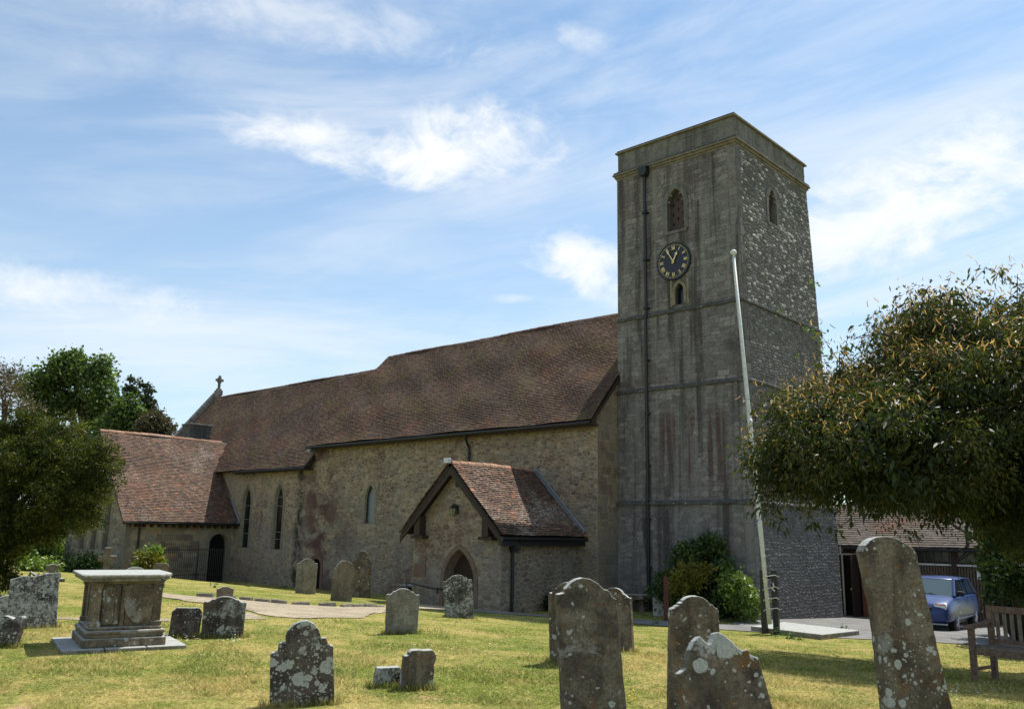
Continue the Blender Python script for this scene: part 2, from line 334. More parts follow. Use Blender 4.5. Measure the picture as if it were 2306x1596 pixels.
def ground_fn(t, p):
    P = pos(t); c = grass_col(t, P)
    c = t.vm('SCALE', c, t.ramp(t.noise(t.sc(P, (1, 1, .2)), 34., 5, .7), .3, .7, .6, 1.15))
    t.L.new(c, p.inputs['Base Color']); p.inputs['Roughness'].default_value = 1.; p.inputs['Specular IOR Level'].default_value = .05
    bump(t, p, t.math('ADD', t.noise(P, 40., 4), t.noise(P, 9., 3)), .8, .04)
material('grass_ground', ground_fn)
def blade_fn(t, p):
    c = grass_col(t, pos(t)); c = t.mix(t.ramp(tint(t), .55, 1., 0, .75), c, (.55, .46, .2)); c = t.vm('SCALE', c, t.ramp(tint(t), 0, 1, .85, 1.35))
    t.L.new(c, p.inputs['Base Color']); p.inputs['Roughness'].default_value = .6; p.inputs['Specular IOR Level'].default_value = .15
    tr = t.n('ShaderNodeBsdfTranslucent', Color=c); m = t.n('ShaderNodeMixShader', i0=.45, i1=p.outputs[0], i2=tr.outputs[0]); return dict(surf=m.outputs[0])
material('grass_blade', blade_fn)
def grit(name, a, b, sc=30.):
    def f(t, p):
        P = pos(t); v = t.n('ShaderNodeTexVoronoi', dict(feature='F1'), Vector=P, Scale=sc)
        c = t.mix(sxyz(t, v.outputs['Color'])[0], a, b); c = t.vm('SCALE', c, t.ramp(t.noise(P, 1.4, 5, .6), .3, .7, .78, 1.15))
        t.L.new(c, p.inputs['Base Color']); p.inputs['Roughness'].default_value = .95; bump(t, p, t.math('SUBTRACT', 1., v.outputs['Distance']), .6, .02)
    material(name, f)
grit('gravel', (.22, .175, .115), (.42, .35, .24), 32.); grit('tarmac', (.14, .135, .125), (.24, .235, .22), 60.)

# ------------------------------------------------------------------ mesh helpers
def tag(o, label=None, cat=None, group=None, kind=None):
    if label: o['label'] = label
    if cat: o['category'] = cat
    if group: o['group'] = group
    if kind: o['kind'] = kind
    return o
def empty(name, loc=(0, 0, 0), rot=(0, 0, 0), label=None, cat=None, group=None):
    o = bpy.data.objects.new(name, None); COL.objects.link(o); o.location = loc; o.rotation_euler = rot; o.empty_display_size = .2
    return tag(o, label, cat, group)
class MB:
    def __init__(s): s.v = []; s.f = []; s.m = []; s.t = []
    def add(s, vs, fs, m=0, tint=None):
        b = len(s.v); s.v += [tuple(map(float, v)) for v in vs]; s.f += [tuple(b + i for i in f) for f in fs]; s.m += [m] * len(fs)
        s.t += [rnd.random() if tint is None else tint] * len(vs); return s
    def box(s, lo, hi, m=0, M=None, tint=None):
        (a, b, c), (d, e, f) = lo, hi
        vs = [(a, b, c), (d, b, c), (d, e, c), (a, e, c), (a, b, f), (d, b, f), (d, e, f), (a, e, f)]
        if M is not None: vs = [tuple(M @ Vector(v)) for v in vs]
        return s.add(vs, [(0, 3, 2, 1), (4, 5, 6, 7), (0, 1, 5, 4), (1, 2, 6, 5), (2, 3, 7, 6), (3, 0, 4, 7)], m, tint)
    def prism(s, pts, o, u, v, w, m=0, tint=None):      # polygon in (u,v) from o, swept by vector w
        o, u, v, w = map(Vector, (o, u, v, w)); n = len(pts)
        a = [o + u * p[0] + v * p[1] for p in pts]; vs = a + [q + w for q in a]
        fs = [tuple(range(n - 1, -1, -1)), tuple(range(n, 2 * n))] + [(i, (i + 1) % n, n + (i + 1) % n, n + i) for i in range(n)]
        if u.cross(v).dot(w) < 0: fs = [tuple(reversed(f)) for f in fs]
        return s.add(vs, fs, m, tint)
    def tube(s, pts, rs, seg=8, m=0, cap=True, tint=None):
        pts = [Vector(p) for p in pts]; rs = rs if isinstance(rs, (list, tuple)) else [rs] * len(pts); vs = []; fs = []
        up = Vector((0, 0, 1)); prev = None
        for i, p in enumerate(pts):
            d = (pts[min(i + 1, len(pts) - 1)] - pts[max(i - 1, 0)]).normalized()
            a = prev if prev is not None else (up if abs(d.z) < .9 else Vector((1, 0, 0)))
            a = (a - d * a.dot(d)).normalized(); b = d.cross(a); prev = a
            for k in range(seg):
                th = 2 * math.pi * k / seg; vs.append(p + (a * math.cos(th) + b * math.sin(th)) * rs[i])
        for i in range(len(pts) - 1):
            for k in range(seg):
                k2 = (k + 1) % seg; fs.append((i * seg + k, i * seg + k2, (i + 1) * seg + k2, (i + 1) * seg + k))
        if cap: fs += [tuple(range(seg - 1, -1, -1)), tuple(range((len(pts) - 1) * seg, len(pts) * seg))]
        return s.add(vs, fs, m, tint)
    def lathe(s, prof, o=(0, 0, 0), seg=16, m=0):
        vs = []; fs = []
        for r, z in prof:
            for k in range(seg): th = 2 * math.pi * k / seg; vs.append((o[0] + r * math.cos(th), o[1] + r * math.sin(th), o[2] + z))
        for i in range(len(prof) - 1):
            for k in range(seg): k2 = (k + 1) % seg; fs.append((i * seg + k, i * seg + k2, (i + 1) * seg + k2, (i + 1) * seg + k))
        fs += [tuple(range(seg - 1, -1, -1)), tuple(range((len(prof) - 1) * seg, len(prof) * seg))]
        return s.add(vs, fs, m)
    def build(s, name, mats, parent=None, bevel=0., smooth=False, kind=None, link=True):
        me = bpy.data.meshes.new(name); me.from_pydata(s.v, [], s.f)
        for m in ([mats] if isinstance(mats, str) else mats): me.materials.append(MATS[m])
        me.polygons.foreach_set('material_index', s.m)
        a = me.attributes.new('tint', 'FLOAT', 'POINT'); a.data.foreach_set('value', s.t)
        if smooth: me.polygons.foreach_set('use_smooth', [True] * len(s.f))
        me.update(); o = bpy.data.objects.new(name, me)
        if link: COL.objects.link(o)
        if parent: o.parent = parent
        if bevel:
            b = o.modifiers.new('edge', 'BEVEL'); b.width = bevel; b.segments = 2; b.limit_method = 'ANGLE'; b.angle_limit = rad(35)
        if kind: o['kind'] = kind
        return o
def np_mesh(name, V, F, mat, tints, parent=None, kind=None, smooth=False):   # all-triangle or all-quad mesh from arrays
    me = bpy.data.meshes.new(name); n = len(V); k = F.shape[1]
    me.vertices.add(n); me.vertices.foreach_set('co', V.astype(np.float32).ravel())
    me.loops.add(F.size); me.loops.foreach_set('vertex_index', F.astype(np.int32).ravel())
    me.polygons.add(len(F)); me.polygons.foreach_set('loop_start', np.arange(0, F.size, k, dtype=np.int32))
    me.materials.append(MATS[mat]); me.update(calc_edges=True)
    a = me.attributes.new('tint', 'FLOAT', 'POINT'); a.data.foreach_set('value', tints.astype(np.float32))
    if smooth: me.polygons.foreach_set('use_smooth', [True] * len(F))
    o = bpy.data.objects.new(name, me); COL.objects.link(o); o.parent = parent
    if kind: o['kind'] = kind
    return o
def cut(o, cutters):                                    # carve openings, then bake the result and drop the cutters
    cs = []
    for c in cutters:
        co = c.build('cutter', 'void'); cs.append(co)
        b = o.modifiers.new('cut', 'BOOLEAN'); b.object = co; b.operation = 'DIFFERENCE'; b.solver = 'EXACT'
    bpy.context.view_layer.update(); dg = bpy.context.evaluated_depsgraph_get()
    me = bpy.data.meshes.new_from_object(o.evaluated_get(dg)); o.modifiers.clear(); o.data = me
    for c in cs: bpy.data.objects.remove(c)
def arch(w, h, kind='lancet', n=7, y0=0.):              # outline of an opening, sill at y0, centred on 0
    r = w / 2; pts = [(-r, y0), (r, y0)]
    if kind == 'round':
        s = h - r; pts += [(r * math.cos(a), y0 + s + r * math.sin(a)) for a in [math.pi * i / (2 * n) for i in range(2 * n + 1)]]
    else:
        k = {'lancet': 1.6, 'equi': 1.0, 'drop': .82}[kind] * w; cxr = r - k; s = h - math.sqrt(k * k - cxr * cxr)
        a1 = math.acos((0 - cxr) / k)
        right = [(cxr + k * math.cos(a1 * i / n), y0 + s + k * math.sin(a1 * i / n)) for i in range(n + 1)]
        pts += right + [(-x, y) for x, y in reversed(right[:-1])]
    return pts
def grow(pts, d):                                       # same outline enlarged about its lower middle
    cx = sum(p[0] for p in pts) / len(pts); x0 = min(p[0] for p in pts); x1 = max(p[0] for p in pts); y0 = min(p[1] for p in pts); y1 = max(p[1] for p in pts)
    k = (x1 - x0 + 2 * d) / (x1 - x0); ky = (y1 - y0 + d) / (y1 - y0)
    return [(cx + (p[0] - cx) * k, y0 + (p[1] - y0) * ky) for p in pts]
def ring(mb, outer, inner, o, u, v, w, m=0):            # frame between two outlines of equal point count
    o, u, v, w = map(Vector, (o, u, v, w)); n = len(outer)
    A = [o + u * p[0] + v * p[1] for p in outer]; B = [o + u * p[0] + v * p[1] for p in inner]
    vs = A + B + [q + w for q in A] + [q + w for q in B]; fs = []
    for i in range(1, n):                              # open at the sill
        j = (i + 1) % n; fs += [(2 * n + i, 2 * n + j, 3 * n + j, 3 * n + i), (i, j, 2 * n + j, 2 * n + i), (n + i, 3 * n + i, 3 * n + j, n + j)]
    mb.add(vs, fs, m)

# ------------------------------------------------------------------ individual stones and tiles
PIECES = []                                             # (screen size, name, verts, faces, material, tint)
def clip(poly, nx, ny, d):                              # keep nx*x+ny*y <= d
    out = []; n = len(poly)
    for i in range(n):
        a, b = poly[i], poly[(i + 1) % n]; da = nx * a[0] + ny * a[1] - d; db = nx * b[0] + ny * b[1] - d
        if da <= 0: out.append(a)
        if (da < 0 < db) or (db < 0 < da):
            t = da / (da - db); out.append((a[0] + (b[0] - a[0]) * t, a[1] + (b[1] - a[1]) * t))
    return out
def area(p): return abs(sum(p[i][0] * p[(i + 1) % len(p)][1] - p[(i + 1) % len(p)][0] * p[i][1] for i in range(len(p)))) / 2
def shrink(poly, g):
    q = poly; n = len(poly); cx = sum(p[0] for p in poly) / n; cy = sum(p[1] for p in poly) / n
    for i in range(n):
        a, b = poly[i], poly[(i + 1) % n]; ex, ey = b[0] - a[0], b[1] - a[1]; l = math.hypot(ex, ey)
        if l < 1e-6: continue
        nx, ny = ey / l, -ex / l; d = nx * a[0] + ny * a[1]
        if nx * cx + ny * cy > d: nx, ny, d = -nx, -ny, -d
        q = clip(q, nx, ny, d - g)
        if len(q) < 3: return []
    return q
def dedupe(p, e=.006):
    out = []
    for q in p:
        if not out or math.hypot(q[0] - out[-1][0], q[1] - out[-1][1]) > e: out.append(q)
    if len(out) > 1 and math.hypot(out[0][0] - out[-1][0], out[0][1] - out[-1][1]) < e: out.pop()
    return out
def masonry(name, mat, o, u, v, poly, holes, w, h, gap, depth, jit=.35, mode='rubble', drop=0., tlo=0., thi=1.):
    """stones over the wall face o+u*x+v*y inside a convex outline, leaving the rectangular holes free"""
    o, u, v = Vector(o), Vector(u), Vector(v); nrm = u.cross(v).normalized()
    x0 = min(p[0] for p in poly); x1 = max(p[0] for p in poly); y0 = min(p[1] for p in poly); y1 = max(p[1] for p in poly)
    edges = []; n = len(poly); cx = sum(p[0] for p in poly) / n; cy = sum(p[1] for p in poly) / n
    for i in range(n):
        a, b = poly[i], poly[(i + 1) % n]; ex, ey = b[0] - a[0], b[1] - a[1]; l = math.hypot(ex, ey); nx, ny = ey / l, -ex / l; d = nx * a[0] + ny * a[1]
        if nx * cx + ny * cy > d: nx, ny, d = -nx, -ny, -d
        edges.append((nx, ny, d))
    cells = []
    if mode == 'course':
        y = y0
        while y < y1:
            hh = h * rnd.uniform(.7, 1.35); x = x0 - rnd.random() * w
            while x < x1:
                ww = w * rnd.uniform(.55, 1.6); j = lambda: rnd.uniform(-1, 1) * jit * .12 * h
                cells.append([(x + j(), y + j()), (x + ww + j(), y + j()), (x + ww + j(), y + hh + j()), (x + j(), y + hh + j())]); x += ww
            y += hh
    else:
        seeds = []; y = y0 - h / 2; r = 0
        while y < y1 + h:
            hh = h * rnd.uniform(.72, 1.3); x = x0 - w * rnd.uniform(.3, 1.3)
            while x < x1 + w:
                ww = w * rnd.uniform(.55, 1.5); seeds.append((x + ww / 2 + rnd.uniform(-1, 1) * jit * w * .5, y + hh / 2 + rnd.uniform(-1, 1) * jit * h)); x += ww
            y += hh
        A = np.array(seeds); k = w / h; As = A * [1, k]
        for i in range(len(A)):
            sx, sy = A[i]
            if sx < x0 - w * .2 or sx > x1 + w * .2 or sy < y0 - h * .2 or sy > y1 + h * .2: continue
            dd = ((As - As[i]) ** 2).sum(1); nb = np.argpartition(dd, 15)[:15]; nb = nb[np.argsort(dd[nb])][1:]
            P = [(sx - w * 1.5, (sy - h * 1.5)), (sx + w * 1.5, sy - h * 1.5), (sx + w * 1.5, sy + h * 1.5), (sx - w * 1.5, sy + h * 1.5)]
            P = [(a, b * k) for a, b in P]; X0, Y0 = As[i]
            for q in nb:
                X1, Y1 = As[q]; nx, ny = X1 - X0, Y1 - Y0; P = clip(P, nx, ny, (X1 * X1 + Y1 * Y1 - X0 * X0 - Y0 * Y0) / 2)
                if len(P) < 3: break
            if len(P) >= 3: cells.append([(a, b / k) for a, b in P])
    for c in cells:
        for e in edges:
            c = clip(c, *e)
            if len(c) < 3: break
        if len(c) < 3: continue
        for (hx0, hx1, hy0, hy1) in holes:
            if max(p[0] for p in c) <= hx0 or min(p[0] for p in c) >= hx1 or max(p[1] for p in c) <= hy0 or min(p[1] for p in c) >= hy1: continue
            mx = sum(p[0] for p in c) / len(c); my = sum(p[1] for p in c) / len(c)
            opt = max([(hx0 - mx, (1, 0, hx0)), (mx - hx1, (-1, 0, -hx1)), (hy0 - my, (0, 1, hy0)), (my - hy1, (0, -1, -hy1))])
            c = clip(c, *opt[1])
            if len(c) < 3: break
        if len(c) < 3: continue
        if drop and rnd.random() < drop: continue
        base = dedupe(shrink(c, gap * rnd.uniform(.25, .8)))
        if mode == 'rubble' and len(base) >= 3:
            q = []; k_ = len(base)
            for i in range(k_):
                a, b, d_ = base[i - 1], base[i], base[(i + 1) % k_]; f = rnd.uniform(.12, .3)
                q += [(b[0] + (a[0] - b[0]) * f, b[1] + (a[1] - b[1]) * f), (b[0] + (d_[0] - b[0]) * f, b[1] + (d_[1] - b[1]) * f)]
            base = dedupe(q, .018)
        if len(base) < 3 or area(base) < w * h * .08: continue
        bv = min(.022, depth); top = shrink(base, bv * rnd.uniform(.6, 1.1)); 
        if len(top) != len(base):
            mx = sum(p[0] for p in base) / len(base); my = sum(p[1] for p in base) / len(base); top = [(mx + (p[0] - mx) * .8, my + (p[1] - my) * .8) for p in base]
        else:                                          # line the two rings up
            sh = min(range(len(base)), key=lambda s_: sum(math.hypot(base[i][0] - top[(i + s_) % len(base)][0], base[i][1] - top[(i + s_) % len(base)][1]) for i in range(len(base)))); top = [top[(i + sh) % len(base)] for i in range(len(base))]
        dz = depth * rnd.uniform(.45, 1.25); tx, ty = rnd.uniform(-.05, .05), rnd.uniform(-.06, .06)
        mx = sum(p[0] for p in top) / len(top); my = sum(p[1] for p in top) / len(top); m = len(base)
        vs = [o + u * p[0] + v * p[1] - nrm * .004 for p in base] + [o + u * p[0] + v * p[1] + nrm * (dz + tx * (p[0] - mx) + ty * (p[1] - my)) for p in top] + [o + u * mx + v * my + nrm * (dz * 1.18 + .001)]
        fs = [(i, (i + 1) % m, m + (i + 1) % m, m + i) for i in range(m)] + [(m + i, m + (i + 1) % m, 2 * m) for i in range(m)]
        ar = sum(base[i][0] * base[(i + 1) % m][1] - base[(i + 1) % m][0] * base[i][1] for i in range(m))
        if ar < 0: fs = [tuple(reversed(f)) for f in fs]
        ctr = o + u * mx + v * my; sx, sy, dep = proj(ctr)
        vis = 1. if -50 < sx < 2350 and sy < 1650 else 0.
        view = Vector(EYE) - ctr; fac = max(0, view.normalized().dot(nrm))
        PIECES.append((area(base) / dep ** 2 * fac * vis, name, vs, fs, mat, tlo + (thi - tlo) * rnd.random(), ctr))
def tile_roof(name, mat, o, u, s, L, SL, w, g, skip=None, thick=.014, jit=1., sag=.025):
    """courses of plain tiles, o = lower corner, u along the eaves, s up the slope"""
    o, u, s = Vector(o), Vector(u), Vector(s); n = u.cross(s).normalized()
    rows = int(SL / g); row = 0
    ph = [rnd.uniform(0, 6) for _ in range(4)]
    for r in range(rows):
        x = -w * (.5 if r % 2 else 0)
        while x < L - .01:
            a, b = max(0, x), min(L, x + w); x += w
            if b - a < .04: continue
            y = r * g; c = o + u * ((a + b) / 2) + s * (y + g / 2)
            if skip and skip(c): continue
            lift = sag * (math.sin(c.x * .9 + c.y * .8 + ph[0]) * .5 + math.sin((c.x + c.y) * 2.3 + y * 1.4 + ph[1]) * .35 + math.sin(y * 2.1 + ph[2]) * .4 + 1.25)
            j = rnd.uniform(-.003, .003) * jit; dy = rnd.uniform(-.006, .006) * jit; tw = rnd.uniform(-.006, .006) * jit
            lo, hi = .030 + lift + j, .002 + lift
            p = lambda xx, yy, zz: o + u * xx + s * yy + n * zz
            a += .003; b -= .003; yt = y + g * 1.25
            vs = [p(a, y + dy, lo + tw), p(b, y + dy, lo - tw), p(b, yt, hi), p(a, yt, hi), p(a, y + dy, lo + thick + tw), p(b, y + dy, lo + thick - tw), p(b, yt, hi + thick), p(a, yt, hi + thick)]
            fs = [(4, 5, 6, 7), (0, 1, 5, 4), (1, 2, 6, 5), (3, 0, 4, 7)]
            sx, sy, dep = proj(c); vis = 1. if -20 < sx < 2330 else 0.; view = Vector(EYE) - c; fac = max(0, view.normalized().dot(n))
            PIECES.append(((b - a) * g / dep ** 2 * fac * vis, name, vs, fs, mat, rnd.random() ** 1.15, c))
def flush(parent):                                      # the 300 largest of each kind as parts of their own, the rest joined
    names = sorted(set(p[1] for p in PIECES))
    for nm in names:
        L = sorted([p for p in PIECES if p[1] == nm], key=lambda p: -p[0])
        for p in L[:300]:
            mb = MB(); mb.add([v - p[6] for v in p[2]], p[3], 0, p[5]); ob = mb.build(nm, p[4], parent); ob.location = p[6]
        rest = L[300:]
        if rest:
            mats = sorted(set(p[4] for p in rest)); mb = MB()
            for p in rest: mb.add(p[2], p[3], mats.index(p[4]), p[5])
            mb.build(nm, mats, parent, kind='stuff')
    PIECES.clear()
def ridge(parent, a, b, mat, r=.12, L=.32, name='ridge_tile'):
    a, b = Vector(a), Vector(b); d = (b - a); n = int(d.length / L); d.normalize(); me = None
    seg = 8; side = d.cross(Vector((0, 0, 1))).normalized(); mb = MB()
    for e, rr in ((0, r), (1, r * .93)):
        pass
    for k in range(3):
        mb = MB(); vs = []
        for e, rr in ((0, r), (L * 1.05, r * .9)):
            for q in (rr, rr - .02):
                for i in range(seg + 1):
                    th = math.pi * i / seg; vs.append(d * e + side * math.cos(th) * q + Vector((0, 0, 1)) * math.sin(th) * q)
        m = seg + 1; fs = [(i, i + 1, 2 * m + i + 1, 2 * m + i) for i in range(seg)] + [(i, m + i, m + i + 1, i + 1) for i in range(seg)]
        mb.add(vs, fs, 0, (k + .5) / 3); ob = mb.build(name, mat, parent, smooth=False)
        if me is None: me = []
        me.append(ob)
    pool = me
    for i in range(n):
        if i < 3: ob = pool[i]
        else: ob = pool[i % 3].copy(); COL.objects.link(ob)
        ob.parent = parent; ob.location = a + d * (i * L) + Vector((0, 0, rnd.uniform(-.008, .008) - .05 + .02 * math.sin(i * .35)))

# ================================================================== THE CHURCH
church = empty('church', (0, 0, 0), label='old stone parish church with square west tower, long red tiled roof and gabled porch', cat='church')
XV, YV, ZV = (1, 0, 0), (0, 1, 0), (0, 0, 1)
# ---- tower stages, each a slightly battered block: (z0, z1, x right bottom/top, y front, y back bottom/top)
TXL = -5.15
stages = [(-.7, 3.5, .05, .03, -.05, 6.32, 6.25), (3.5, 7.42, -.01, -.04, -.01, 6.2, 6.12), (7.42, 10.1, -.06, -.10, .03, 6.08, 6.0), (10.1, 15.72, -.10, -.20, .06, 5.98, 5.68)]
def stage_block(z0, z1, xb, xt, yf, yb, yt):
    m = MB(); l = TXL - .6 if z1 < 8 else TXL
    m.add([(TXL, yf, z0), (xb, yf, z0), (xb, yb, z0), (TXL, yb, z0), (TXL, yf, z1), (xt, yf, z1), (xt, yt, z1), (TXL, yt, z1)],
          [(0, 3, 2, 1), (4, 5, 6, 7), (0, 1, 5, 4), (1, 2, 6, 5), (2, 3, 7, 6), (3, 0, 4, 7)], 0)
    me = m; me.m = [0, 0, 0, 1, 1, 0]; return me
tower = []
for i, s_ in enumerate(stages):
    o = stage_block(*s_).build('tower_stage', ['tower_south_mortar', 'tower_west_mortar'], church); tower.append(o)
BX, BW, BZ0, BZ1 = -2.6, .68, 13.08, 14.66
SX, SW_, SZ0, SZ1 = -2.5, .36, 10.35, 11.12
c1 = MB(); c1.prism(arch(BW, BZ1 - BZ0, 'equi', y0=BZ0), (BX, -.3, 0), XV, ZV, (0, .75, 0))
c2 = MB(); c2.prism(arch(SW_, SZ1 - SZ0, 'equi', y0=SZ0), (SX, -.3, 0), XV, ZV, (0, .75, 0))
c3 = MB(); c3.prism(arch(.6, 1.3, 'equi', y0=13.45), (.3, 2.62, 0), YV, ZV, (-.9, 0, 0))
cut(tower[3], [c1, c2, c3])
ww = on(1772, 993, 0, 0.); WY, WZ = float(ww[1]), float(ww[2])
c4 = MB(); c4.prism(arch(.7, 1.5, 'equi', y0=WZ - .75), (.3, WY, 0), YV, ZV, (-.7, 0, 0)); cut(tower[1], [c4])
for i, (z0, z1, xb, xt, yf, yb, yt) in enumerate(stages):
    z0 = max(z0, -.45); W_ = xb - TXL; Wt = xt - TXL; H = z1 - z0
    holes = [(BX - TXL - .5, BX - TXL + .5, BZ0 - 10.1 - .12, BZ1 - 10.1 + .16), (SX - TXL - .4, SX - TXL + .4, SZ0 - 10.1 - .1, SZ1 - 10.1 + .2)] if i == 3 else []
    mode = ['rubble', 'rubble', 'course', 'course'][i]
    # quoins up the corner are longer dressed blocks
    masonry('rubble_stone', 'tower_south_stone', (TXL, yf, z0), XV, ZV, [(0, 0), (W_ - .32, 0), (Wt - .32, H), (0, H)], holes, .34, .155, .010, .006, mode=mode)
    masonry('quoin', 'tower_south_stone', (TXL, yf, z0), XV, ZV, [(W_ - .30, 0), (W_ - .005, 0), (Wt - .005, H), (Wt - .30, H)], [], .42, .3, .008, .006, mode='course', tlo=.3)
    dv = Vector((xt - xb, 0, H)).normalized()
    wh = [(2.62 - yf - .5, 2.62 - yf + .5, 13.4 - 10.1, 14.9 - 10.1)] if i == 3 else ([(WY - yf - .45, WY - yf + .45, WZ - .8 - z0, WZ + .85 - z0)] if i == 1 else [])
    masonry('quoin', 'tower_west_stone', (xb, yf, z0), YV, dv, [(.005, 0), (.3, 0), (.3, H), (.005, H)], [], .4, .28, .014, .014, mode='course', thi=.6)
    masonry('rubble_stone', 'tower_west_stone', (xb, yf, z0), YV, dv, [(.31, 0), (yb - yf, 0), (yt - yf, H), (.31, H)], wh, .21, .10, .018, .016, mode='rubble', tlo=0 if i > 1 else 0, thi=[.62, .66, .8, 1.][i])
# string courses
for z, i in ((3.5, 0), (7.42, 1), (10.1, 2)):
    z0, z1, xb, xt, yf, yb, yt = stages[i]
    m = MB()
    for k in range(26):                                  # south side, lengths of moulded stone
        a = TXL + (xt + .06 - TXL) * k / 26; b = TXL + (xt + .06 - TXL) * (k + 1) / 26 - .004; dz = rnd.uniform(-.012, .012)
        m.prism([(yf - .075, -.02 + dz), (yf + .2, -.05), (yf + .2, .16), (yf + .03, .13 + dz), (yf - .075, .05 + dz)], (a, 0, z), YV, ZV, (b - a, 0, 0))
    m.build('string_course', 'band_stone', church)
    m = MB(); n = 34
    for k in range(n):
        a = yf - .05 + (yt - yf) * k / n; b = yf - .05 + (yt - yf) * (k + 1) / n - .012; dz = rnd.uniform(-.015, .015)
        m.prism([(xt - .2, -.05), (xt + .07, -.03 + dz), (xt + .07, .04 + dz), (xt - .04, .12 + dz), (xt - .2, .15)], (0, a, z), XV, ZV, (0, b - a, 0), tint=rnd.random())
    m.build('string_course', 'band_stone', church)
# cornice and parapet
def ring_box(name, mat, x0, x1, y0, y1, z0, z1, t=.4, prof=None, bev=.01):
    m = MB(); m.box((x0, y0, z0), (x1, y0 + t, z1)); m.box((x1 - t, y0 + t, z0), (x1, y1, z1)); m.box((x0, y1 - t, z0), (x1 - t, y1, z1)); m.box((x0, y0 + t, z0), (x0 + t, y1 - t, z1))
    return m.build(name, mat, church, bevel=bev)
for (z0, z1, e, mt) in ((15.62, 15.70, .02, 'cornice_stone'), (15.70, 15.79, .07, 'cornice_stone'), (15.79, 15.85, .13, 'cornice_stone'), (15.85, 15.93, .10, 'band_stone')):
    ring_box('cornice', mt, TXL - e, -.20 + e, .06 - e, 5.68 + e, z0, z1)
# parapet of large ashlar blocks
m = MB(); m.box((TXL, .06, 15.93), (-.2, 5.68, 16.0)); m.box((TXL + .03, .09, 16.0), (-.23, .42, 16.7)); m.box((-.55, .42, 16.0), (-.23, 5.65, 16.7)); m.box((TXL + .03, 5.3, 16.0), (-.55, 5.65, 16.7)); m.box((TXL + .03, .42, 16.0), (TXL + .35, 5.3, 16.7)); m.build('parapet', 'parapet_stone', church)
masonry('parapet_block', 'parapet_stone', (TXL + .03, .09, 15.94), XV, ZV, [(0, 0), (-.23 - TXL - .035, 0), (-.23 - TXL - .035, .76), (0, .76)], [], .85, .38, .008, .006, mode='course')
masonry('parapet_block', 'parapet_stone', (-.23, .09, 15.94), YV, ZV, [(0.005, 0), (5.56, 0), (5.56, .76), (0.005, .76)], [], .85, .38, .008, .006, mode='course')
ring_box('coping', 'cornice_stone', TXL - .05, -.14, .0, 5.74, 16.70, 16.76); ring_box('coping', 'band_stone', TXL - .0, -.19, .05, 5.69, 16.76, 16.83)
tr = MB(); tr.box((TXL + .3, .4, 16.0), (-.5, 5.3, 16.06)); tr.build('tower_roof', 'lead', church)
# belfry windows
def belfry(o, u, nrm, w, h, z0):
    o, u, nrm = Vector(o), Vector(u), Vector(nrm)
    inner = arch(w, h, 'equi', y0=z0); fr = MB(); ring(fr, grow(inner, .17), inner, o + nrm * -.001, u, ZV, nrm * .035)
    # cusps of the head
    for sx in (-1, 1):
        for (px, pz, r) in ((w * .40, h * .70, .055), (w * .27, h * .86, .05)):
            fr.lathe([(r, -.04), (r, .04)], (0, 0, 0), 8); q = fr.v[-16:]
            for k in range(16):
                a, b, c = q[k]; fr.v[-16 + k] = tuple(o + u * (sx * px + a) + Vector((0, 0, z0 + pz + b)) + nrm * (c - .03))
    wi = fr.build('belfry_window_frame', 'parapet_stone', church, bevel=.008)
    pn = MB(); pn.prism(arch(w, h, 'equi', y0=z0), o - nrm * .22, u, ZV, nrm * .03); p = pn.build('louvre_panel', 'louvre_brown', wi)
    for r in range(4):
        for c in range(-1, 2):
            x = c * .2 ; z = z0 + .3 + r * .36 + (.18 if c == 0 else 0)
            if z > z0 + h * .78: continue
            mm = MB(); bx = lambda a0, a1, b0, b1: mm.prism([(a0, b0), (a1, b0), (a1, b1), (a0, b1)], o - nrm * .192, u, ZV, nrm * .006)
            bx(x - .012, x + .012, z - .095, z + .095); bx(x - .055, x - .013, z - .012, z + .02); bx(x + .013, x + .055, z - .012, z + .02); mm.build('cross_slot', 'void', wi)
    sl = MB(); sl.prism([(-w / 2 - .12, z0 - .11), (w / 2 + .12, z0 - .11), (w / 2 + .12, z0), (-w / 2 - .12, z0)], o, u, ZV, nrm * .05); sl.build('sill', 'parapet_stone', wi, bevel=.01)
belfry((BX, .06, 0), XV, (0, -1, 0), BW, BZ1 - BZ0, BZ0)
belfry((-.17, 2.62, 0), YV, (1, 0, 0), .6, 1.3, 13.45)
# small light below the clock, in its pale frame
fr = MB(); inner = arch(SW_, SZ1 - SZ0, 'equi', y0=SZ0); outer = [(p[0] * 1.0, p[1]) for p in grow(inner, .10)]
ring(fr, outer, inner, (SX, .061, 0), XV, ZV, (0, -.05, 0)); fr.box((SX - .37, .03, SZ0 - .05), (SX - .29, .06, SZ1 + .14)); fr.box((SX + .29, .03, SZ0 - .05), (SX + .37, .06, SZ1 + .14)); 
w_ = fr.build('window_frame', 'dressed_stone', church, bevel=.006); g_ = MB(); g_.prism(arch(SW_, SZ1 - SZ0, 'equi', y0=SZ0), (SX, .24, 0), XV, ZV, (0, .02, 0)); g_.build('glass', 'dark_glass', w_)
fr = MB(); inner = arch(.7, 1.5, 'equi', y0=WZ - .75); ring(fr, grow(inner, .14), inner, (-.03, WY, 0), YV, ZV, (.04, 0, 0)); w_ = fr.build('window_frame', 'tower_south_mortar', church)
g_ = MB(); g_.prism(inner, (-.25, WY, 0), YV, ZV, (.02, 0, 0)); g_.build('glass', 'dark_glass', w_)
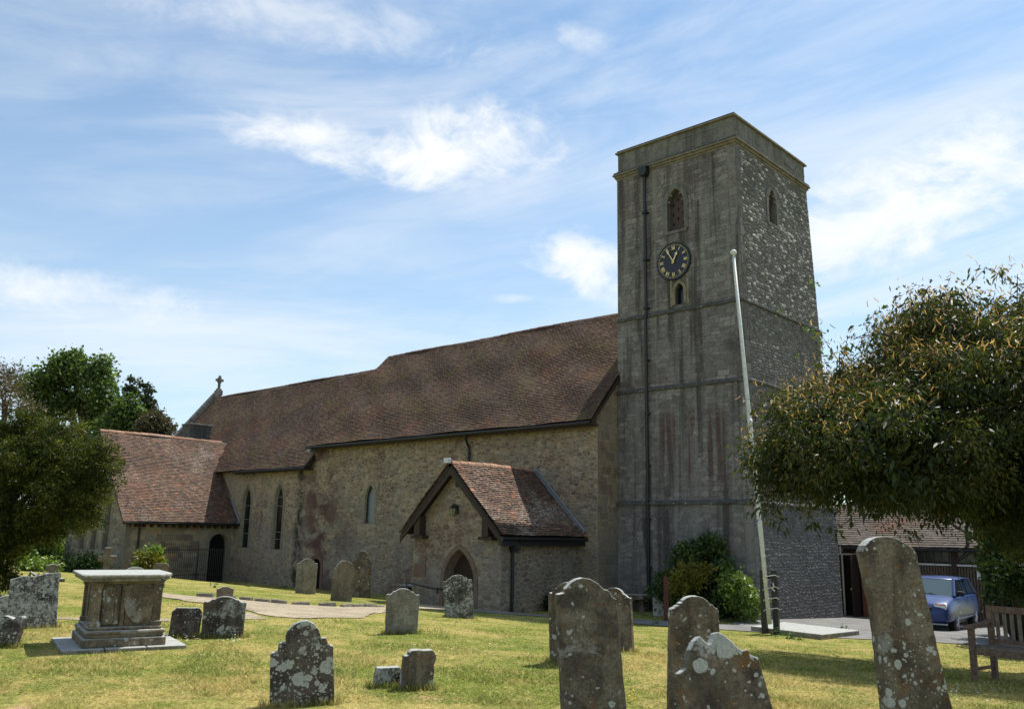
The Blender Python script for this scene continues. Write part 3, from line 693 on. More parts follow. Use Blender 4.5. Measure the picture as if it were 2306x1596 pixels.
# rainwater pipe down the tower
pm = MB(); pm.tube([(-3.83, -.06, 15.45), (-3.83, -.06, 10.2), (-3.83, -.10, 10.0), (-3.83, -.13, 0.1), (-3.83, -.25, 0.0)], .058, 10)
for z in (14.0, 12.2, 10.4, 8.5, 6.6, 4.8, 3.0, 1.4): pm.tube([(-3.83, -.1, z - .05), (-3.83, -.1, z + .05)], .082, 10); pm.box((-3.95, -.09, z - .02), (-3.71, .06, z + .02))
dp = pm.build('downpipe', 'black_iron', church)
hp = MB(); hp.prism([(-.11, 15.42), (.11, 15.42), (.17, 15.55), (.17, 15.72), (.2, 15.72), (.2, 15.76), (-.2, 15.76), (-.2, 15.72), (-.17, 15.72), (-.17, 15.55)], (-3.83, -.22, 0), XV, ZV, (0, .26, 0)); hp.build('hopper_head', 'black_iron', dp)

# ---- nave and chancel walls
def hall_prism(x0, x1, y0, y1, zb, ze, yr, zr):
    m = MB(); m.prism([(y0, zb), (y1, zb), (y1, ze), (yr, zr), (y0, ze)], (x0, 0, 0), YV, ZV, (x1 - x0, 0, 0)); return m
YW = -1.19
nave = hall_prism(-22.0, -5.16, YW, 7.19, -.7, 6.68, 3, 11.15).build('nave_wall', 'nave_mortar', church)
def op(xc, w, z0, z1, kind, d=.5, y=YW):
    m = MB(); m.prism(arch(w, z1 - z0, kind, y0=z0), (xc, y - .3, 0), XV, ZV, (0, .3 + d, 0)); return m
cut(nave, [op(-17.62, .66, 2.75, 4.42, 'equi', .25), op(-21.35, .72, -.7, 1.15, 'round', .4), op(-19.15, .5, .25, 1.12, 'equi', .3)])
chan = hall_prism(-39.5, -22.0, YW, 7.19, -.8, 5.72, 3, 10.6).build('chancel_wall', 'nave_mortar', church)
cut(chan, [op(-27.80, .80, 1.5, 4.62, 'lancet', .35), op(-24.80, .76, 1.48, 4.62, 'lancet', .35)])
# masonry: a convex face at a time; the porch hides the middle foot of the nave wall
masonry('rubble_stone', 'nave_stone', (-22.0, YW, -.35), XV, ZV, [(0, 0), (16.83, 0), (16.83, 6.95), (0, 6.95)],
        [(22 - 17.62 - .48, 22 - 17.62 + .48, 2.95, 4.98), (22 - 21.35 - .55, 22 - 21.35 + .52, -1, 1.72), (22 - 19.15 - .3, 22 - 19.15 + .3, .5, 1.6), (22 - 9.6, 22 - 6.4, -1, 2.6)], .23, .115, .026, .012, jit=.7, drop=.12)
masonry('rubble_stone', 'nave_stone', (-28.66, YW, -.4), XV, ZV, [(0, 0), (6.66, 0), (6.66, 6.1), (0, 6.1)],
        [(.86 - .58, .86 + .58, 1.8, 5.2), (3.86 - .55, 3.86 + .55, 1.8, 5.2)], .26, .15, .05, .009, jit=.6, drop=.3)
# quoins at the nave corner, and the west gable strip beside the tower
masonry('quoin', 'nave_stone', (-5.16, YW, -.35), YV, ZV, [(0.0, 0), (1.16, 0), (1.16, 8.3), (0.0, 7.1)], [], .4, .3, .02, .012, mode='course', tlo=.2, thi=.7)
# dressed surrounds and glass
def window(parent, xc, w, z0, z1, kind, y=YW, gl='dark_glass', d=.22, fr_w=.13, bars=(), fm='dressed_stone', cen=1):
    inner = arch(w, z1 - z0, kind, y0=z0); m = MB(); ring(m, grow(inner, fr_w), inner, (xc, y + .002, 0), XV, ZV, (0, -.022, 0))
    n = len(inner)                                      # splayed reveal
    vs = [(xc + p[0], y - .02, p[1]) for p in inner] + [(xc + p[0] * .86, y + d, z0 + (p[1] - z0) * .985) for p in inner]
    m.add(vs, [(i, (i + 1) % n, n + (i + 1) % n, n + i) for i in range(n)], 0)
    f = m.build('window', fm, parent)
    g = MB(); g.prism([(p[0] * .98, p[1]) for p in inner], (xc, y + d, 0), XV, ZV, (0, .02, 0)); g.build('glass', gl, f)
    for z in bars:
        b = MB(); b.box((xc - w * .44, y + d - .03, z - .012), (xc + w * .44, y + d - .01, z + .012)); b.build('window_bar', 'lead', f)
    return f
window(church, -17.62, .66, 2.75, 4.42, 'equi', gl='leaded_glass', d=.13, fr_w=.14, bars=(3.0,), fm='red_patch_stone' if False else 'dressed_stone')
m = MB(); inner = arch(.60, 1.6, 'equi', y0=2.78); ring(m, inner, [(p[0] * .86, 2.82 + (p[1] - 2.78) * .94) for p in inner], (-17.62, YW + .10, 0), XV, ZV, (0, -.03, 0)); m.build('window_rim', 'black_iron', church)
window(church, -27.80, .80, 1.5, 4.62, 'lancet', bars=(2.2, 2.9, 3.6), fr_w=.16, d=.14); window(church, -24.80, .76, 1.48, 4.62, 'lancet', bars=(1.95, 2.3, 3.55, 4.0), fr_w=.16, d=.14)
# blocked door at the nave corner and the little niche
m = MB(); inner = arch(.72, 1.85, 'round', y0=-.7); ring(m, grow(inner, .17), inner, (-21.35, YW + .002, 0), XV, ZV, (0, -.03, 0)); dd = m.build('doorway', 'red_patch_stone', church)
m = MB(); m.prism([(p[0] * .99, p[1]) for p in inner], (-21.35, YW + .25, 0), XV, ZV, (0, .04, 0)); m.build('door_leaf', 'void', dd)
m = MB(); inner = arch(.5, .87, 'equi', y0=.25); ring(m, grow(inner, .09), inner, (-19.15, YW + .002, 0), XV, ZV, (0, -.02, 0)); m.build('niche', 'dressed_stone', church)
# roofs
def slab(m, pts, t=.12, mi=0):                          # thin sheet under a quad or tri of roof corners
    a = [Vector(p) for p in pts]; n = (a[1] - a[0]).cross(a[2] - a[0]).normalized(); b = [q - n * t for q in a]; k = len(a)
    m.add(a + b, [tuple(range(k)), tuple(range(2 * k - 1, k - 1, -1))] + [(i, k + i, k + (i + 1) % k, (i + 1) % k) for i in range(k)], mi)
NE, NR, CE, CR = 6.36, 11.33, 5.42, 10.78
m = MB(); slab(m, [(-21.95, -1.6, NE), (-5.06, -1.6, NE), (-5.06, 3, NR), (-21.95, 3, NR)]); slab(m, [(-5.06, 7.6, NE), (-21.95, 7.6, NE), (-21.95, 3, NR), (-5.06, 3, NR)]); nr = m.build('nave_roof', 'roof_underlay', church)
m = MB(); slab(m, [(-39.4, -1.6, CE), (-21.93, -1.6, CE), (-21.93, 3, CR), (-39.4, 3, CR)]); slab(m, [(-21.93, 7.6, CE), (-39.4, 7.6, CE), (-39.4, 3, CR), (-21.93, 3, CR)]); m.build('chancel_roof', 'roof_underlay', church)
def up(a, b): return (Vector(b) - Vector(a)).normalized()
sN = up((0, -1.6, NE), (0, 3, NR)); lN = math.hypot(4.6, NR - NE); sC = up((0, -1.6, CE), (0, 3, CR)); lC = math.hypot(4.6, CR - CE)
tile_roof('roof_tile', 'nave_tile', (-22.02, -1.66, NE - .065), XV, sN, 16.98, lN + .05, .165, .1, skip=lambda c: c.x > TXL and c.y > .02, sag=.04)
TR_X, TR_Z, TE_Z, TE_XR = -32.16, 7.15, 2.72, -28.38
tile_roof('roof_tile', 'nave_tile', (-39.3, -1.66, CE - .07), XV, sC, 17.3, lC + .03, .165, .1,
          skip=lambda c: (TE_XR > c.x > 2 * TR_X - TE_XR) and c.z < TR_Z - abs(c.x - TR_X) * 1.172 - .1)
ridge(church, (-21.95, 3, NR + .02), (-5.3, 3, NR + .02), 'ridge_tile_dark', .12, .45); ridge(church, (-39.2, 3, CR + .02), (-22.0, 3, CR + .02), 'ridge_tile_dark', .12, .45)
def eaves(x0, x1, y, z):
    m = MB(); m.box((x0, y + .05, z - .24), (x1, y + .09, z - .07)); f = m.build('fascia', 'dark_timber', church)
    m = MB(); m.tube([(x0, y - .04, z - .12), (x1, y - .04, z - .12)], .065, 8); m.build('gutter', 'black_iron', church)
    m = MB(); m.box((x0, y + .09, z - .2), (x1, YW + .02, z - .17)); m.build('soffit', 'dark_timber', church)
eaves(-22.05, -5.1, -1.62, NE); eaves(-28.6, -22.05, -1.62, CE)
# verge strip at the west end and tiled verge over the chancel
m = MB(); m.prism([(-1.62, NE - .2), (3, NR - .2), (3, NR - .04), (-1.62, NE - .04)], (-5.09, 0, 0), YV, ZV, (.05, 0, 0)); m.build('verge', 'dark_timber', church)
m = MB(); m.prism([(-1.62, NE - .3), (3, NR - .3), (3, NR - .02), (-1.62, NE - .02)], (-22.0, 0, 0), YV, ZV, (.05, 0, 0)); m.build('verge', 'dressed_stone', church)
m = MB(); m.prism([(-1.66, NE - .35), (-1.1, NE - .35), (-1.1, NE), (-1.66, NE - .05)], (-22.03, 0, 0), YV, ZV, (.3, 0, 0)); m.build('lead_flashing', 'lead', church)
# downpipe over the porch
pm = MB(); pm.tube([(-11.3, -1.66, 6.2), (-11.3, -1.62, 6.08), (-11.42, -1.28, 5.7), (-11.42, -1.28, 2.6)], .05, 10)
for z in (5.5, 4.6): pm.tube([(-11.42, -1.28, z - .04), (-11.42, -1.28, z + .04)], .07, 10)
pm.build('downpipe', 'black_iron', church)
# east gable coping and its cross
m = MB(); n = 14
for k in range(n):
    a = Vector((-39.65, -1.75, CE - .12)).lerp(Vector((-39.65, 3, CR + .42)), k / n); b = Vector((-39.65, -1.75, CE - .12)).lerp(Vector((-39.65, 3, CR + .42)), (k + 1) / n - .004)
    w = Vector((0, -.26, .24)) * .5
    vs = [a - w * .5, b - w * .5, b + w, a + w]; vs = vs + [q + Vector((.38, 0, 0)) for q in vs]
    cb = MB(); cb.add(vs, [(3, 2, 1, 0), (4, 5, 6, 7), (0, 1, 5, 4), (1, 2, 6, 5), (2, 3, 7, 6), (3, 0, 4, 7)]); cb.build('coping_stone', 'parapet_stone', church, bevel=.015)
m = MB(); m.prism([(-1.6, CE), (3, CR + .38), (7.6, CE)], (-39.6, 0, 0), YV, ZV, (.22, 0, 0)); m.build('gable_parapet', 'nave_mortar', church)
cx_, cy_, cz_ = -39.5, 3.0, CR + .3
m = MB(); m.box((cx_ - .2, cy_ - .2, cz_ - .1), (cx_ + .2, cy_ + .2, cz_ + .22)); m.box((cx_ - .13, cy_ - .14, cz_ + .22), (cx_ + .13, cy_ + .14, cz_ + .34)); m.box((cx_ - .07, cy_ - .075, cz_ + .34), (cx_ + .07, cy_ + .075, cz_ + 1.2)); m.box((cx_ - .07, cy_ - .27, cz_ + .82), (cx_ + .07, cy_ - .075, cz_ + .98)); m.box((cx_ - .07, cy_ + .075, cz_ + .82), (cx_ + .07, cy_ + .27, cz_ + .98))
m.lathe([(.15, cz_ + .74), (.17, cz_ + .9), (.15, cz_ + 1.06)], (cx_, cy_, 0), 8); m.build('gable_cross', 'parapet_stone', church, bevel=.02)

# ---- transept
TXR, TXL2, TYF = -28.68, -35.66, -6.95
m = MB(); m.prism([(TXL2, -.8), (TXR, -.8), (TXR, 2.98), (TR_X, 7.0), (TXL2, 2.98)], (0, TYF, 0), XV, ZV, (0, 5.8, 0)); ts = m.build('transept_wall', 'transept_mortar', church)
cuts = []
GW = [(-30.75, 1.3, 4.3), (-32.16, 1.3, 4.9), (-33.57, 1.3, 4.3)]
for x, a, b in GW: cuts.append(op(x, .62, a, b, 'lancet', .45, TYF))
dm = MB(); dm.prism(arch(1.02, 2.75, 'round', y0=-.6), (TXR - .5, -2.1, 0), YV, ZV, (.9, 0, 0)); cuts.append(dm); cut(ts, cuts)
for x, a, b in GW: window(church, x, .62, a, b, 'lancet', y=TYF, bars=(a + 1., a + 2.1), d=.3, fr_w=.2)
masonry('rubble_stone', 'transept_stone', (TXR, TYF, -.2), YV, ZV, [(0.35, 0), (5.76, 0), (5.76, 3.05), (.35, 3.05)], [(4.85 - .62, 4.85 + .62, -1, 2.55)], .42, .24, .022, .016, mode='course', jit=.9)
masonry('quoin', 'dressed_stone', (TXR, TYF, -.2), YV, ZV, [(0, 0), (.34, 0), (.34, 3.1), (0, 3.1)], [], .6, .3, .01, .01, mode='course')
H_ = []
for x, a, b in GW: H_.append((x - TXL2 - .42, x - TXL2 + .42, a + .1, b + .55))
masonry('rubble_stone', 'transept_stone', (TXL2, TYF, -.2), XV, ZV, [(0.3, 0), (6.68, 0), (6.68, 3.2), (3.5, 6.95), (.3, 3.2)], H_, .34, .18, .03, .013, jit=.55, thi=.8, drop=.1)
masonry('quoin', 'dressed_stone', (TXL2, TYF, -.2), XV, ZV, [(6.69, 0), (6.975, 0), (6.975, 3.1), (6.69, 3.1)], [], .6, .3, .01, .01, mode='course')
m = MB(); inner = arch(1.02, 2.75, 'round', y0=-.6); ring(m, grow(inner, .2), inner, (TXR - .002, -2.1, 0), YV, ZV, (.03, 0, 0)); td = m.build('doorway', 'dressed_stone', church)
m = MB(); m.prism(inner, (TXR - .35, -2.1, 0), YV, ZV, (.03, 0, 0)); m.build('door_leaf', 'void', td)  # black sheet painting the darkness inside the arched opening
m = MB(); m.box((TXR - .02, -2.2, 2.32), (TXR + .06, -2.0, 2.62)); m.build('keystone', 'dressed_stone', church)
XLe = 2 * TR_X - TE_XR
m = MB(); slab(m, [(TE_XR, -7.2, TE_Z), (TE_XR, -1.15, TE_Z), (TR_X, -1.15, TR_Z), (TR_X, -7.2, TR_Z)]); slab(m, [(XLe, -1.15, TE_Z), (XLe, -7.2, TE_Z), (TR_X, -7.2, TR_Z), (TR_X, -1.15, TR_Z)])
slab(m, [(TR_X, -1.15, TR_Z), (TR_X + 1.2, -1.15, TR_Z - 1.2 * 1.172), (TR_X, -.2, TR_Z)]); slab(m, [(TR_X - 1.2, -1.15, TR_Z - 1.2 * 1.172), (TR_X, -1.15, TR_Z), (TR_X, -.2, TR_Z)])
m.build('transept_roof', 'roof_underlay', church)
sT = up((TE_XR, 0, TE_Z), (TR_X, 0, TR_Z)); lT = math.hypot(TR_X - TE_XR, TR_Z - TE_Z)
tile_roof('roof_tile', 'transept_tile', (TE_XR + .06, -7.26, TE_Z - .07), YV, sT, 7.2, lT + .05, .165, .1,
          skip=lambda c: c.y > YW and c.z < CE + (c.y + 1.6) * 1.165 + .04, sag=.035)
ridge(church, (TR_X, -7.25, TR_Z + .02), (TR_X, -.15, TR_Z + .02), 'ridge_tile', .14, .42)
m = MB(); m.tube([(TE_XR + .06, -7.2, TE_Z - .1), (TE_XR + .06, YW, TE_Z - .1)], .065, 8); m.build('gutter', 'black_iron', church)
for k in range(16): 
    m = MB(); y = -6.9 + k * .37; m.box((TXR, y, 2.42), (TXR + .28, y + .08, 2.56)); m.build('rafter_foot', 'dark_timber', church)
m = MB(); m.tube([(TXR + .09, -6.3, 2.6), (TXR + .09, -6.3, -.1)], .055, 8); m.build('downpipe', 'black_iron', church)
m = MB(); a = Vector((TE_XR + .1, YW - .05, TE_Z + .05)); b = Vector((-30.62, YW - .05, TR_Z - (TR_X + 30.62) * -1.172 - .0)); b = Vector((-30.62, YW - .05, TR_Z - 1.54 * 1.172)); 
m.tube([a, b], [.05, .05], 6); m.box((TE_XR - .05, YW - .16, TE_Z - .05), (TE_XR + .18, YW, TE_Z + .08)); m.build('lead_flashing', 'lead', church)
m = MB(); m.prism([(TE_XR + .08, TE_Z - .2), (TR_X, TR_Z - .2), (TR_X, TR_Z - .03), (TE_XR + .08, TE_Z - .03)], (0, -7.24, 0), XV, ZV, (0, .05, 0)); m.build('bargeboard', 'dark_timber', church)
# chimney behind the transept ridge
ca = on(427, 975, 0, -33.4); cb_ = on(476, 975, 0, -33.4); ct = on(450, 958, 0, -33.4)
m = MB(); y0, y1, zt = float(ca[1]), float(cb_[1]), float(ct[2]); m.box((-34.3, y0, 4.5), (-33.4, y1, zt)); ch_ = m.build('chimney', 'band_stone', church, bevel=.02)
masonry('rubble_stone', 'band_stone', (-33.4, y0, zt - 1.6), YV, ZV, [(0, 0), (y1 - y0, 0), (y1 - y0, 1.55), (0, 1.55)], [], .35, .26, .03, .015)
m = MB(); m.box((-34.36, y0 - .06, zt), (-33.34, y1 + .06, zt + .1)); m.build('chimney_cap', 'parapet_stone', ch_, bevel=.02)

# ---- porch
PL, PR, PF, PE, PRZ, PXC = -10.12, -5.97, -5.09, 2.42, 4.68, -8.04
m = MB(); m.prism([(PL, -.7), (PR, -.7), (PR, 2.55), (PXC, 4.5), (PL, 2.55)], (0, PF, 0), XV, ZV, (0, 3.95, 0)); pw = m.build('porch_wall', 'nave_mortar', church)
DX, DW, DZ = -7.83, 1.42, 1.9
dcut = MB(); dcut.prism(arch(DW, DZ + .6, 'drop', y0=-.6), (DX, PF - .3, 0), XV, ZV, (0, .85, 0)); cut(pw, [dcut])
W0 = PR - PL
masonry('rubble_stone', 'nave_stone', (PL, PF, -.25), XV, ZV, [(.0, 0), (W0, 0), (W0, 2.72), (PXC - PL, 4.62), (0, 2.72)], [(DX - PL - .92, DX - PL + .92, -1, 1.3), (DX - PL - .7, DX - PL + .7, 1.2, 2.02), (DX - PL - .35, DX - PL + .35, 1.9, 2.35)], .23, .13, .028, .012, jit=.65, tlo=.1, drop=.15)
masonry('rubble_stone', 'nave_stone', (PR, PF, -.25), YV, ZV, [(0, 0), (3.88, 0), (3.88, 2.6), (0, 2.6)], [], .25, .15, .034, .026, jit=.6, thi=.85, drop=.06)
m = MB(); inner = arch(DW, DZ + .6, 'drop', n=9, y0=-.6); ring(m, grow(inner, .17), inner, (DX, PF + .002, 0), XV, ZV, (0, -.03, 0))
n = len(inner); inn2 = [(p[0] * .88, -.6 + (p[1] + .6) * .965) for p in inner]; m.add([(DX + p[0], PF - .02, p[1]) for p in inner] + [(DX + p[0], PF + .3, p[1]) for p in inn2], [(i, (i + 1) % n, n + (i + 1) % n, n + i) for i in range(n)], 0)
pdw = m.build('doorway', 'red_patch_stone_soft', church)
for k in range(7):                                      # plank door
    a = -.62 + k * .178; b = a + .172; 
    def topz(x): 
        best = 0
        for q in range(len(inn2)):
            p0, p1 = inn2[q], inn2[(q + 1) % n]
            if (p0[0] - x) * (p1[0] - x) <= 0 and abs(p0[0] - p1[0]) > 1e-5: best = max(best, p0[1] + (p1[1] - p0[1]) * (x - p0[0]) / (p1[0] - p0[0]))
        return best + .05
    m = MB(); m.prism([(a, -.3), (b, -.3), (b, topz(b)), ((a + b) / 2, topz((a + b) / 2)), (a, topz(a))], (DX, PF + .3, 0), XV, ZV, (0, .04, 0)); m.build('door_plank', 'door_wood', pdw)
m = MB(); m.prism(grow(inn2, .02), (DX, PF + .345, 0), XV, ZV, (0, .03, 0)); m.build('door_leaf', 'door_wood', pdw)
PEX0, PEX1 = PXC - 2.36, PXC + 2.36
m = MB(); slab(m, [(PEX1, -5.44, PE), (PEX1, YW, PE), (PXC, YW, PRZ), (PXC, -5.44, PRZ)], .1); slab(m, [(PEX0, YW, PE), (PEX0, -5.44, PE), (PXC, -5.44, PRZ), (PXC, YW, PRZ)], .1); m.build('porch_roof', 'roof_underlay', church)
sP = up((PEX1, 0, PE), (PXC, 0, PRZ)); lP = math.hypot(2.36, PRZ - PE)
tile_roof('roof_tile', 'porch_tile', (PEX1 + .07, -5.48, PE - .075), YV, sP, 4.28, lP + .07, .165, .098, sag=.035, jit=2.2)
sP2 = up((PEX0, 0, PE), (PXC, 0, PRZ)); tile_roof('roof_tile', 'porch_tile', (PEX0 - .07, YW, PE - .075), (0, -1, 0), sP2, 4.28, lP + .07, .165, .098, sag=.035, jit=2.)
ridge(church, (PXC, -5.42, PRZ + .03), (PXC, YW, PRZ + .03), 'ridge_tile', .13, .36)
m = MB(); m.box((PXC - .13, -5.62, PRZ + .0), (PXC + .07, -5.46, PRZ + .17)); m.build('lead_cap', 'lead_bright', church, bevel=.01)
for sgn in (-1, 1):
    xe = PXC + sgn * 2.42; m = MB(); m.prism([(xe, PE - .34), (xe, PE - .12), (PXC, PRZ - .10), (PXC, PRZ - .36)] if sgn < 0 else [(PXC, PRZ - .36), (PXC, PRZ - .10), (xe, PE - .12), (xe, PE - .34)], (0, -5.43, 0), XV, ZV, (0, .05, 0)); m.build('bargeboard', 'dark_timber', church)
    xb = PXC + sgn * 1.62; m = MB(); m.box((xb - .14, -5.38, 2.3), (xb + .14, PF, 2.95)); m.box((xb - .3, -5.38, 2.22), (xb + .3, PF, 2.32)); m.build('gable_bracket', 'dark_timber', church)
m = MB(); m.tube([(PEX1 + .08, -5.44, PE - .14), (PEX1 + .08, YW, PE - .14)], .06, 8); m.box((PEX1 - .12, -5.4, PE - .36), (PEX1 + .0, YW, PE - .13)); m.build('gutter', 'black_iron', church)
m = MB(); m.tube([(PEX1 + .05, -4.5, PE - .2), (PR + .08, -4.62, 2.05), (PR + .08, -4.62, 1.9), (PR + .08, -4.62, -.05)], .05, 8); m.box((PR, -4.72, 1.86), (PR + .2, -4.52, 2.02)); m.build('downpipe', 'black_iron', church)
m = MB(); a = Vector((PEX1 + .0, YW - .04, PE + .12)); b = Vector((PXC + .05, YW - .04, PRZ + .12)); m.tube([a, b], .045, 6); m.tube([a + Vector((0, -.08, -.07)), b + Vector((0, -.08, -.07))], .03, 6); m.build('lead_flashing', 'lead', church)
m = MB(); m.lathe([(.11, -.02), (.11, .02)], (0, 0, 0), 12); m.v = [(PXC + .03 + a * .7, PF - .03 + c, 4.02 + b) for a, b, c in m.v]; m.build('wall_roundel', 'black_iron', church)
# kerb and footings along the porch front
for k in range(9):
    m = MB(); m.box((-.24, -.16, -.3), (.24, .16, .06 + rnd.random() * .05)); ob = m.build('footing_stone', 'kerb', church, bevel=.03); ob.location = (-6.9 + k * .16 if k > 5 else -10.3 + k * .5, -5.32, 0) if False else (-10.1 + k * .53, -5.27 - rnd.random() * .05, -.02)
    if -8.7 < ob.location.x < -7.1: ob.location.z = -.2
for (x, z, w, h) in ((-9.85, .95, .62, .42), (-9.55, 1.45, .3, .22)):
    m = MB(); m.prism([(0, 0), (w, .02), (w - .02, h), (.01, h - .02)], (x - .2, PF, z), XV, ZV, (0, -.032, 0)); m.build('red_patch', 'red_patch_stone', church)
flush(church)

# ================================================================== PARISH HALL behind the car
hall = empty('church_hall', (1.7, 8.5, 0), label='low hall with grey-brown hipped tiled roof and slatted timber front behind the tower', cat='hall')
hall.location = (0, 0, 0)
HY, HB = 8.5, -.5
m = MB(); m.box((-2.4, HY, HB), (4.25, 13.8, 2.15)); m.build('hall_wall', 'dark_timber', hall)
HE = 2.22; HX0, HX1 = -2.6, 4.55; HEY = 8.05; sl_ = .54; RZ = HE + 3.1 * sl_; 
m = MB(); slab(m, [(HX0, HEY, HE), (HX1, HEY, HE), (HX1 - 3.1, HEY + 3.1, RZ), (HX0, HEY + 3.1, RZ)], .08); slab(m, [(HX1, HEY, HE), (HX1, HEY + 6.2, HE), (HX1 - 3.1, HEY + 3.1, RZ)], .08); slab(m, [(HX0, HEY + 3.1, RZ), (HX1 - 3.1, HEY + 3.1, RZ), (HX1, HEY + 6.2, HE), (HX0, HEY + 6.2, HE)], .08)
m.build('hall_roof', 'roof_underlay', hall)
sH = up((0, 0, 0), (0, 1, sl_)); tile_roof('roof_tile', 'hall_tile', (HX0, HEY - .04, HE - .03), XV, sH, HX1 - HX0, 3.1 * math.sqrt(1 + sl_ ** 2), .23, .17, skip=lambda c: c.x > HX1 - (c.y - HEY) - .08 or c.x < -2.5, thick=.02, sag=.012)
m = MB(); m.tube([(HX1 + .02, HEY - .02, HE + .03), (HX1 - 3.1, HEY + 3.1, RZ + .06)], .07, 6); m.build('hip_tiles', 'hall_tile', hall)
m = MB(); m.tube([(-.5, HEY - .06, HE - .07), (HX1, HEY - .06, HE - .07)], .06, 8); m.build('gutter', 'black_iron', hall)
m = MB(); m.prism([(HEY - .1, HE - .28), (HEY + 1.0, HE + .26), (HEY + 1.0, HE + .48), (HEY - .1, HE - .04)], (-.62, 0, 0), YV, ZV, (.05, 0, 0)); m.build('bargeboard', 'aluminium', hall)
# strip of high panes over a rail of upright boards
for k in range(14):
    x0 = .15 + k * .27
    if x0 > 3.75: break
    m = MB(); m.box((x0, HY - .03, 1.72), (x0 + .235, HY - .005, 2.1)); m.build('window_pane', 'dark_glass', hall)
    m = MB(); m.box((x0 + .24, HY - .06, 1.68), (x0 + .265, HY - .005, 2.12)); m.build('mullion', 'board', hall)
m = MB(); m.box((.1, HY - .12, 1.60), (3.2, HY - .0, 1.66)); m.build('rail', 'white_paint', hall); m = MB(); m.box((3.36, HY - .12, 1.60), (4.2, HY - .0, 1.66)); m.build('rail', 'white_paint', hall)
for k in range(44):
    x0 = .1 + k * .0935; m = MB(); m.box((x0, HY - .05, -.42), (x0 + .062, HY - .005, 1.595)); m.build('upright_board', 'board', hall)
m = MB(); m.box((3.2, HY - .2, -.45), (3.36, HY - .04, 2.1)); m.add([(3.28, HY - .2, 1.75), (3.36, HY - .2, 1.75), (3.9, HEY + .1, 2.15), (3.82, HEY + .1, 2.15)], [(0, 1, 2, 3)]); m.build('post', 'dark_timber', hall)
m = MB(); m.tube([(3.85, HEY + .05, 2.1), (3.85, HEY + .05, 3.0)], .06, 8); m.build('vent_pipe', 'dark_timber', hall)
m = MB(); m.box((3.98, HY - .1, 1.18), (4.08, HY - .05, 1.48)); m.build('notice', 'white_paint', hall)
# doorway: pale frame, door standing open on the dark
fx0, fx1 = -.98, .02
m = MB(); m.box((fx0 - .06, HY - .09, -.44), (fx0 + .0, HY, 1.93)); m.box((fx0 + .22, HY - .09, -.44), (fx0 + .28, HY, 1.87)); m.box((fx0, HY - .09, 1.87), (fx1, HY, 1.93)); hf = m.build('door_frame', 'aluminium', hall)
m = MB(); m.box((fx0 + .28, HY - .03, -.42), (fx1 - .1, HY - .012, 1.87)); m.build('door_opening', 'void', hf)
m = MB(); m.box((0, 0, -.42), (.04, .85, 1.9)); dl = m.build('door_leaf', 'door_wood', hf); dl.location = (fx1 - .12, HY - .9, 0); dl.rotation_euler = (0, 0, rad(4))
m = MB(); m.lathe([(.03, 0), (.045, .03), (.03, .06)], (0, 0, 0), 8); m.v = [(-c - .0, .1 + a, .65 + b) for a, b, c in m.v]; hd = m.build('handle', 'gold', hf); hd.location = (fx1 - .12, HY - .9, 0)
m = MB(); m.box((fx1 - .06, HY - .06, -.42), (fx1 + .16, HY - .01, 1.85)); m.build('side_panel', 'terracotta_door', hf)
m = MB(); m.box((-2.4, HY - .4, -.5), (.2, HY, -.36)); m.build('door_step', 'kerb', hall)
flush(hall)

# ================================================================== GROUND
def axis(lo, hi, near0, near1, st):
    a = list(np.arange(near0, near1, st)); b = near0; s_ = st
    while b > lo: s_ *= 1.35; b -= s_; a.insert(0, b)
    b = near1; s_ = st
    while b < hi: a.append(b); s_ *= 1.35; b += s_
    a.append(hi); return np.array(a)
ax = axis(-700, 700, -45, 25, .5); ay = axis(-300, 900, -30, 20, .5)
V = np.array([(x, y, gz(x, y) + (0 if -60 < x < 40 and y < 30 else 0)) for y in ay for x in ax]); nx_ = len(ax)
F = np.array([(j * nx_ + i, j * nx_ + i + 1, (j + 1) * nx_ + i + 1, (j + 1) * nx_ + i) for j in range(len(ay) - 1) for i in range(nx_ - 1)])
g = np_mesh('ground', V, F, 'grass_ground', np.zeros(len(V)), kind='structure', smooth=True)
def strip(name, mat, left, right, lift, kind='structure', nu=30, nv=8):    # sheet laid on the ground between two edges
    def res(pts, n):
        P = [np.array(p[:2], float) for p in pts]; d = [0]
        for i in range(1, len(P)): d.append(d[-1] + np.linalg.norm(P[i] - P[i - 1]))
        return [np.array([np.interp(d[-1] * k / n, d, [p[c] for p in P]) for c in (0, 1)]) for k in range(n + 1)]
    n = nu * 4; A, B = res(left, n), res(right, n); V = []; wob = lambda i, s: .06 * math.sin(i * .35 + s) + .03 * math.sin(i * .8 + 2 * s)
    for i in range(n + 1):
        for k in range(nv + 1):
            q = A[i] + (B[i] - A[i]) * k / nv; q = q + (wob(i, 1) if k == 0 else (wob(i, 4) if k == nv else 0)); V.append((q[0], q[1], gz(q[0], q[1]) + lift))
    F = np.array([(i * (nv + 1) + k, (i + 1) * (nv + 1) + k, (i + 1) * (nv + 1) + k + 1, i * (nv + 1) + k + 1) for i in range(n) for k in range(nv)])
    V = np.array(V); a, b, c = V[F[5][0]], V[F[5][1]], V[F[5][2]]
    if np.cross(b - a, c - a)[2] < 0: F = F[:, ::-1]
    return np_mesh(name, V, F, mat, np.zeros(len(V)), kind=kind)
P = lambda *pts: [tuple(G(x, y)[:2]) for x, y in pts]
PATH_TOP = P((300, 1330), (350, 1333), (430, 1342), (530, 1349), (640, 1360), (760, 1366), (860, 1366)) + [(-9.6, -5.6), (-7.3, -5.6), (-6.2, -5.7)]
PATH_BOT = P((300, 1336), (370, 1346), (450, 1356), (540, 1366), (575, 1378), (600, 1388), (700, 1393), (800, 1392)) + [(-6.4, -8.6), (-5.2, -7.6)]
